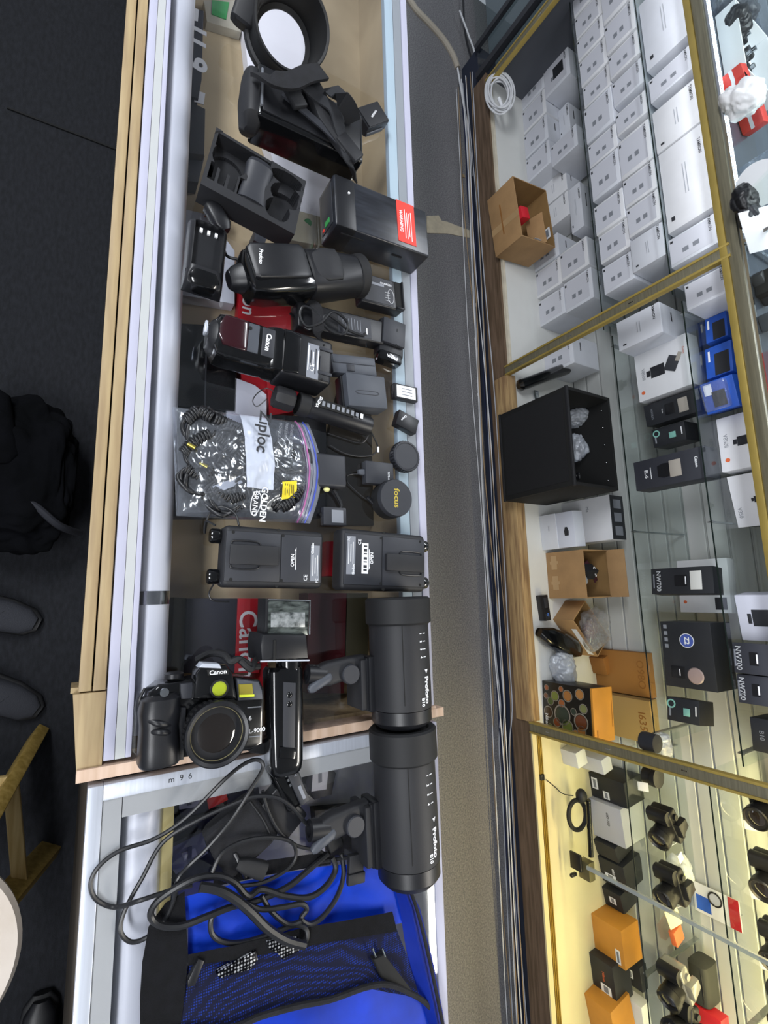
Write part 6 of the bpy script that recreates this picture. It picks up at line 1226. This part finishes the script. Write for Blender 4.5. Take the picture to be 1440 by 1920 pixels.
tagbox([(590, 1520), (690, 1510), (690, 1600), (600, 1610)], .025, mat('brown_speckle', '37362f', .7, hex2='4d4a40', scale=50), 'dark brown part with white tags beside the lower studio flash stand', lab=[(588, 1545), (606, 1542), (610, 1600), (592, 1600)], bars=False)
tagbox([(262, 1750), (330, 1745), (330, 1930), (262, 1930)], .03, TX, 'dark speckled part beside the blue bag, inside the framed counter')
# ================================================================ CABLES AND LITTER ALONG THE CABINET FOOT
yb = 1.650
for j in range(9):
    pts = []; x = -2.7
    ph = random.uniform(0, 6); base = .030+.014*j; am = random.uniform(.004, .012)
    while x < 2.3:
        pts.append((x, 1.575+.010*(j % 3)+.007*math.sin(x*2.3+ph), max(.012, base+am*math.sin(x*1.7+ph)+am*.6*math.sin(x*4.1+ph*2)-(.03 if x > .6 else 0)*(j % 3)/2))); x += .16
    tag(obj('white_cable' if j % 4 else 'tan_cable', MB().tube(pts, random.choice((.0017, .0021, .0026)), 8, 4), (WIRE, mat('tan_wire', '9a8468', .5), mat('pale_grey_wire', 'a7abb3', .5))[j % 3]), 'thin pale cable running the length of the cabinet foot, one of many side by side', 'cable', 'pale cables along the cabinet foot')
for j in range(2):
    pts = [(x/10, 1.60+.004*j, .05+.03*j+.004*math.sin(x+j)) for x in range(-26, 24, 2)]
    tag(obj('blue_cable', MB().tube(pts, .0032, 8, 3), mat('blue_wire', '161f3d', .5)), 'dark blue cable among the pale ones at the cabinet foot, one of two', 'cable', 'blue cables along the cabinet foot')
for i, (px, py, s_, m) in enumerate(((893, 572, .018, WHITE), (893, 600, .020, mat('brown_scrap', 'a08a68', .7)), (892, 636, .014, WHITE), (900, 640, .012, WHITE), (901, 664, .012, WHITE), (897, 740, .012, WHITE), (955, 1490, .024, WHITE), (955, 1530, .010, mat('brown_scrap', 'a08a68', .7)), (962, 1670, .014, WHITE), (976, 1765, .018, WHITE), (929, 1125, .010, WHITE), (931, 1140, .009, WHITE), (934, 1185, .008, WHITE), (936, 1200, .008, WHITE), (869, 330, .016, mat('brown_scrap', 'a08a68', .7)))):
    p = P(px, py, .002); tag(obj('paper_scrap', MB().prism([(p.x-s_/2, p.y-s_/2), (p.x+s_*.6, p.y-s_*.4), (p.x+s_*.4, p.y+s_/2), (p.x-s_*.5, p.y+s_*.4)], .0012, .004), m), 'small paper scrap by the cables at the cabinet foot', 'scrap', 'paper scraps at the cabinet foot')
k = tag(obj('floor_tape', MB().prism([P(x, y, .002)[:2] for x, y in ((800, 405), (822, 404), (828, 414), (838, 416), (880, 432), (880, 446), (838, 438), (800, 437))], .0008, .003), mat('cream_tape', 'c2b8a2', .7, var=.1, scale=30)), 'cream tape strip stuck across the aisle carpet beyond the black box', 'tape')
tag(obj('cable_trunking', MB().tube([P(762, -10, .01), P(780, 18, .01), (P(806, 45, .01)), P(832, 75, .01), P(850, 105, .01), P(858, 128, .01)], .016, 10, 5, flat=1), mat('dirty_cream', 'a8a093', .6)), 'dirty cream cable trunking curving over the carpet at the top of the aisle', 'trunking')
for i, l in enumerate(([(868, -10), (872, 60), (884, 110), (892, 150)], [(862, 20), (880, 70), (890, 100), (888, 130)], [(858, 128), (870, 200), (880, 260), (884, 330)])):
    tag(obj('loose_wire', MB().tube([P(x, y, .03+.02*i) for x, y in l], .005, 8, 6), (BLK, WIRE, WIRE)[i]), ('dark wire hanging in the corner at the top of the aisle', 'pale wire hanging in the corner at the top of the aisle', 'pale wire leaving the cream trunking')[i], 'wire')
# ================================================================ CUSTOMER SIDE
SW = wood('stool_wood', 'ac9150', '8d7434')
sc_ = P(-52, 1745, .6); sc_ = Vector((.585, -.225, 0))
k = thing('wooden_stool', 'round wooden stool with a scratched pale seat and slanted legs, on the customer side', 'stool', (sc_.x, sc_.y, 0))
obj('seat', MB().lathe([(.001, .570), (.150, .570), (.170, .578), (.172, .590), (.166, .600), (.001, .601)], seg=64), mat('pale_seat_wood', 'e3d8cc', .5, hex2='d2c4b4', scale=8, bump=.25, bscale=60), k)
feet = [P(72, 1376, .0), P(92, 1592, .0)]; 
for i, ft in enumerate([feet[0], feet[1], Vector((feet[0].x-.02, -.42, 0)), Vector((feet[1].x+.15, -.42, 0))]):
    ft = Vector((ft.x, ft.y, 0)); tp = sc_+(ft-sc_)*.30+Vector((0, 0, .572)); d = tp-ft
    lg = MB(); lg.box((0, 0, d.length/2), (.055, .030, d.length), .004); M = Matrix.Translation(ft) @ d.to_track_quat('Z', 'X').to_matrix().to_4x4(); lg.xf(M)
    obj('leg', lg, SW, k, W=True)
f0, f1 = Vector((feet[0].x, feet[0].y, 0)), Vector((feet[1].x, feet[1].y, 0))
for a, b, z in ((f0, f1, .22), (f0, Vector((f0.x-.02, -.42, 0)), .22)):
    a2 = a+(sc_-a)*.25+Vector((0, 0, z)); b2 = b+(sc_-b)*.25+Vector((0, 0, z)); d = b2-a2; r_ = MB().box((0, 0, d.length/2), (.030, .022, d.length), .003).xf(Matrix.Translation(a2) @ d.to_track_quat('Z', 'Y').to_matrix().to_4x4())
    obj('stretcher', r_, wood('stool_rail_wood', 'd6bd84', 'bb9d60'), k, W=True)
tag(obj('white_stub', MB().cyl(P(157, 1369, .006), P(167, 1379, .006), .0045, seg=14), WHITE), 'small white tube lying on the dark carpet in front of the counter corner', 'stub')
def shoe(px, py, rz, label, m, sole):
    p = P(px, py, 0); k = thing('shoe', label, 'shoe', (p.x, p.y, 0), rz)
    obj('sole', MB().loft([(-.14, 0, .012, .03, .012, 2.5), (-.08, 0, .012, .038, .012, 3), (.06, 0, .012, .048, .012, 3), (.12, 0, .013, .040, .012, 2.5), (.145, 0, .015, .02, .010, 2)], 28), sole, k)
    obj('upper', MB().loft([(-.13, 0, .05, .028, .04, 2.5), (-.08, 0, .06, .034, .05, 2.5), (.0, 0, .055, .038, .042, 2.4), (.06, 0, .04, .042, .028, 2.4), (.11, 0, .032, .036, .020, 2.3), (.135, 0, .028, .018, .012, 2)], 30), m, k)
    obj('laces', MB().tube([(.0, -.015, .096), (.02, .015, .085), (.04, -.015, .075), (.055, .012, .067)], .003, 8), SLATE, k)
GSH = mat('grey_mesh_fabric', '34363d', .8, bump=.5, bscale=400); BSH = mat('black_shoe_sole', '101114', .6)
shoe(-34, 1140, 1.2, 'toe of a grey shoe at the left edge of the view, the upper one', GSH, BSH)
shoe(-22, 1288, 1.0, 'toe of a grey shoe with a dark sole, the lower one near the stool', GSH, BSH)
shoe(66, 1975, 3.1, 'toe of a black shoe at the bottom edge beside the framed counter', BLK, BSH)
k = thing('backpack', 'crumpled black bag lying on the dark carpet against the counter front', 'bag', P(85, 890, 0))
NB = mat('black_bag_fabric', '040507', .95, spec=.1, hex2='090a0e', scale=14, bump=.5, bscale=90)
b = MB(); cc = P(70, 890, .12); bmesh.ops.create_icosphere(b.bm, subdivisions=6, radius=1, matrix=Matrix.Translation((0, 0, 0)))
for v in b.bm.verts:
    q_ = v.co.copy(); e = 1+.16*noise.noise(q_*2.2)+.10*abs(noise.noise(q_*5))
    v.co = Vector((math.copysign(abs(q_.x)**.7, q_.x)*.205*e, math.copysign(abs(q_.y)**.7, q_.y)*.15*e, .0+.10*(math.copysign(abs(q_.z)**.8, q_.z)*e+1)))+Vector((cc.x, cc.y-.06, .002))
for v in b.bm.verts: v.co.z = max(v.co.z, .002); v.co.y = min(v.co.y, -.035)
obj('bag_body', b, NB, k, W=True, smooth=1.2)
obj('bag_strap', MB().tube([P(0, 925, .16), P(60, 945, .19), P(110, 985, .18), P(150, 1000, .10)], .010, 10), mat('strap_dark', '1d1f27', .8), k, W=True)
obj('bag_pocket', MB().loft([(-.10, 0, 0, .03, .02), (-.08, 0, 0, .05, .03), (.08, 0, 0, .05, .03), (.10, 0, 0, .03, .02)], 24, 3).xf(Matrix.Translation((cc.x-.10, cc.y-.10, .19)) @ Matrix.Rotation(.2, 4, 'Z')), NB, k, W=True)
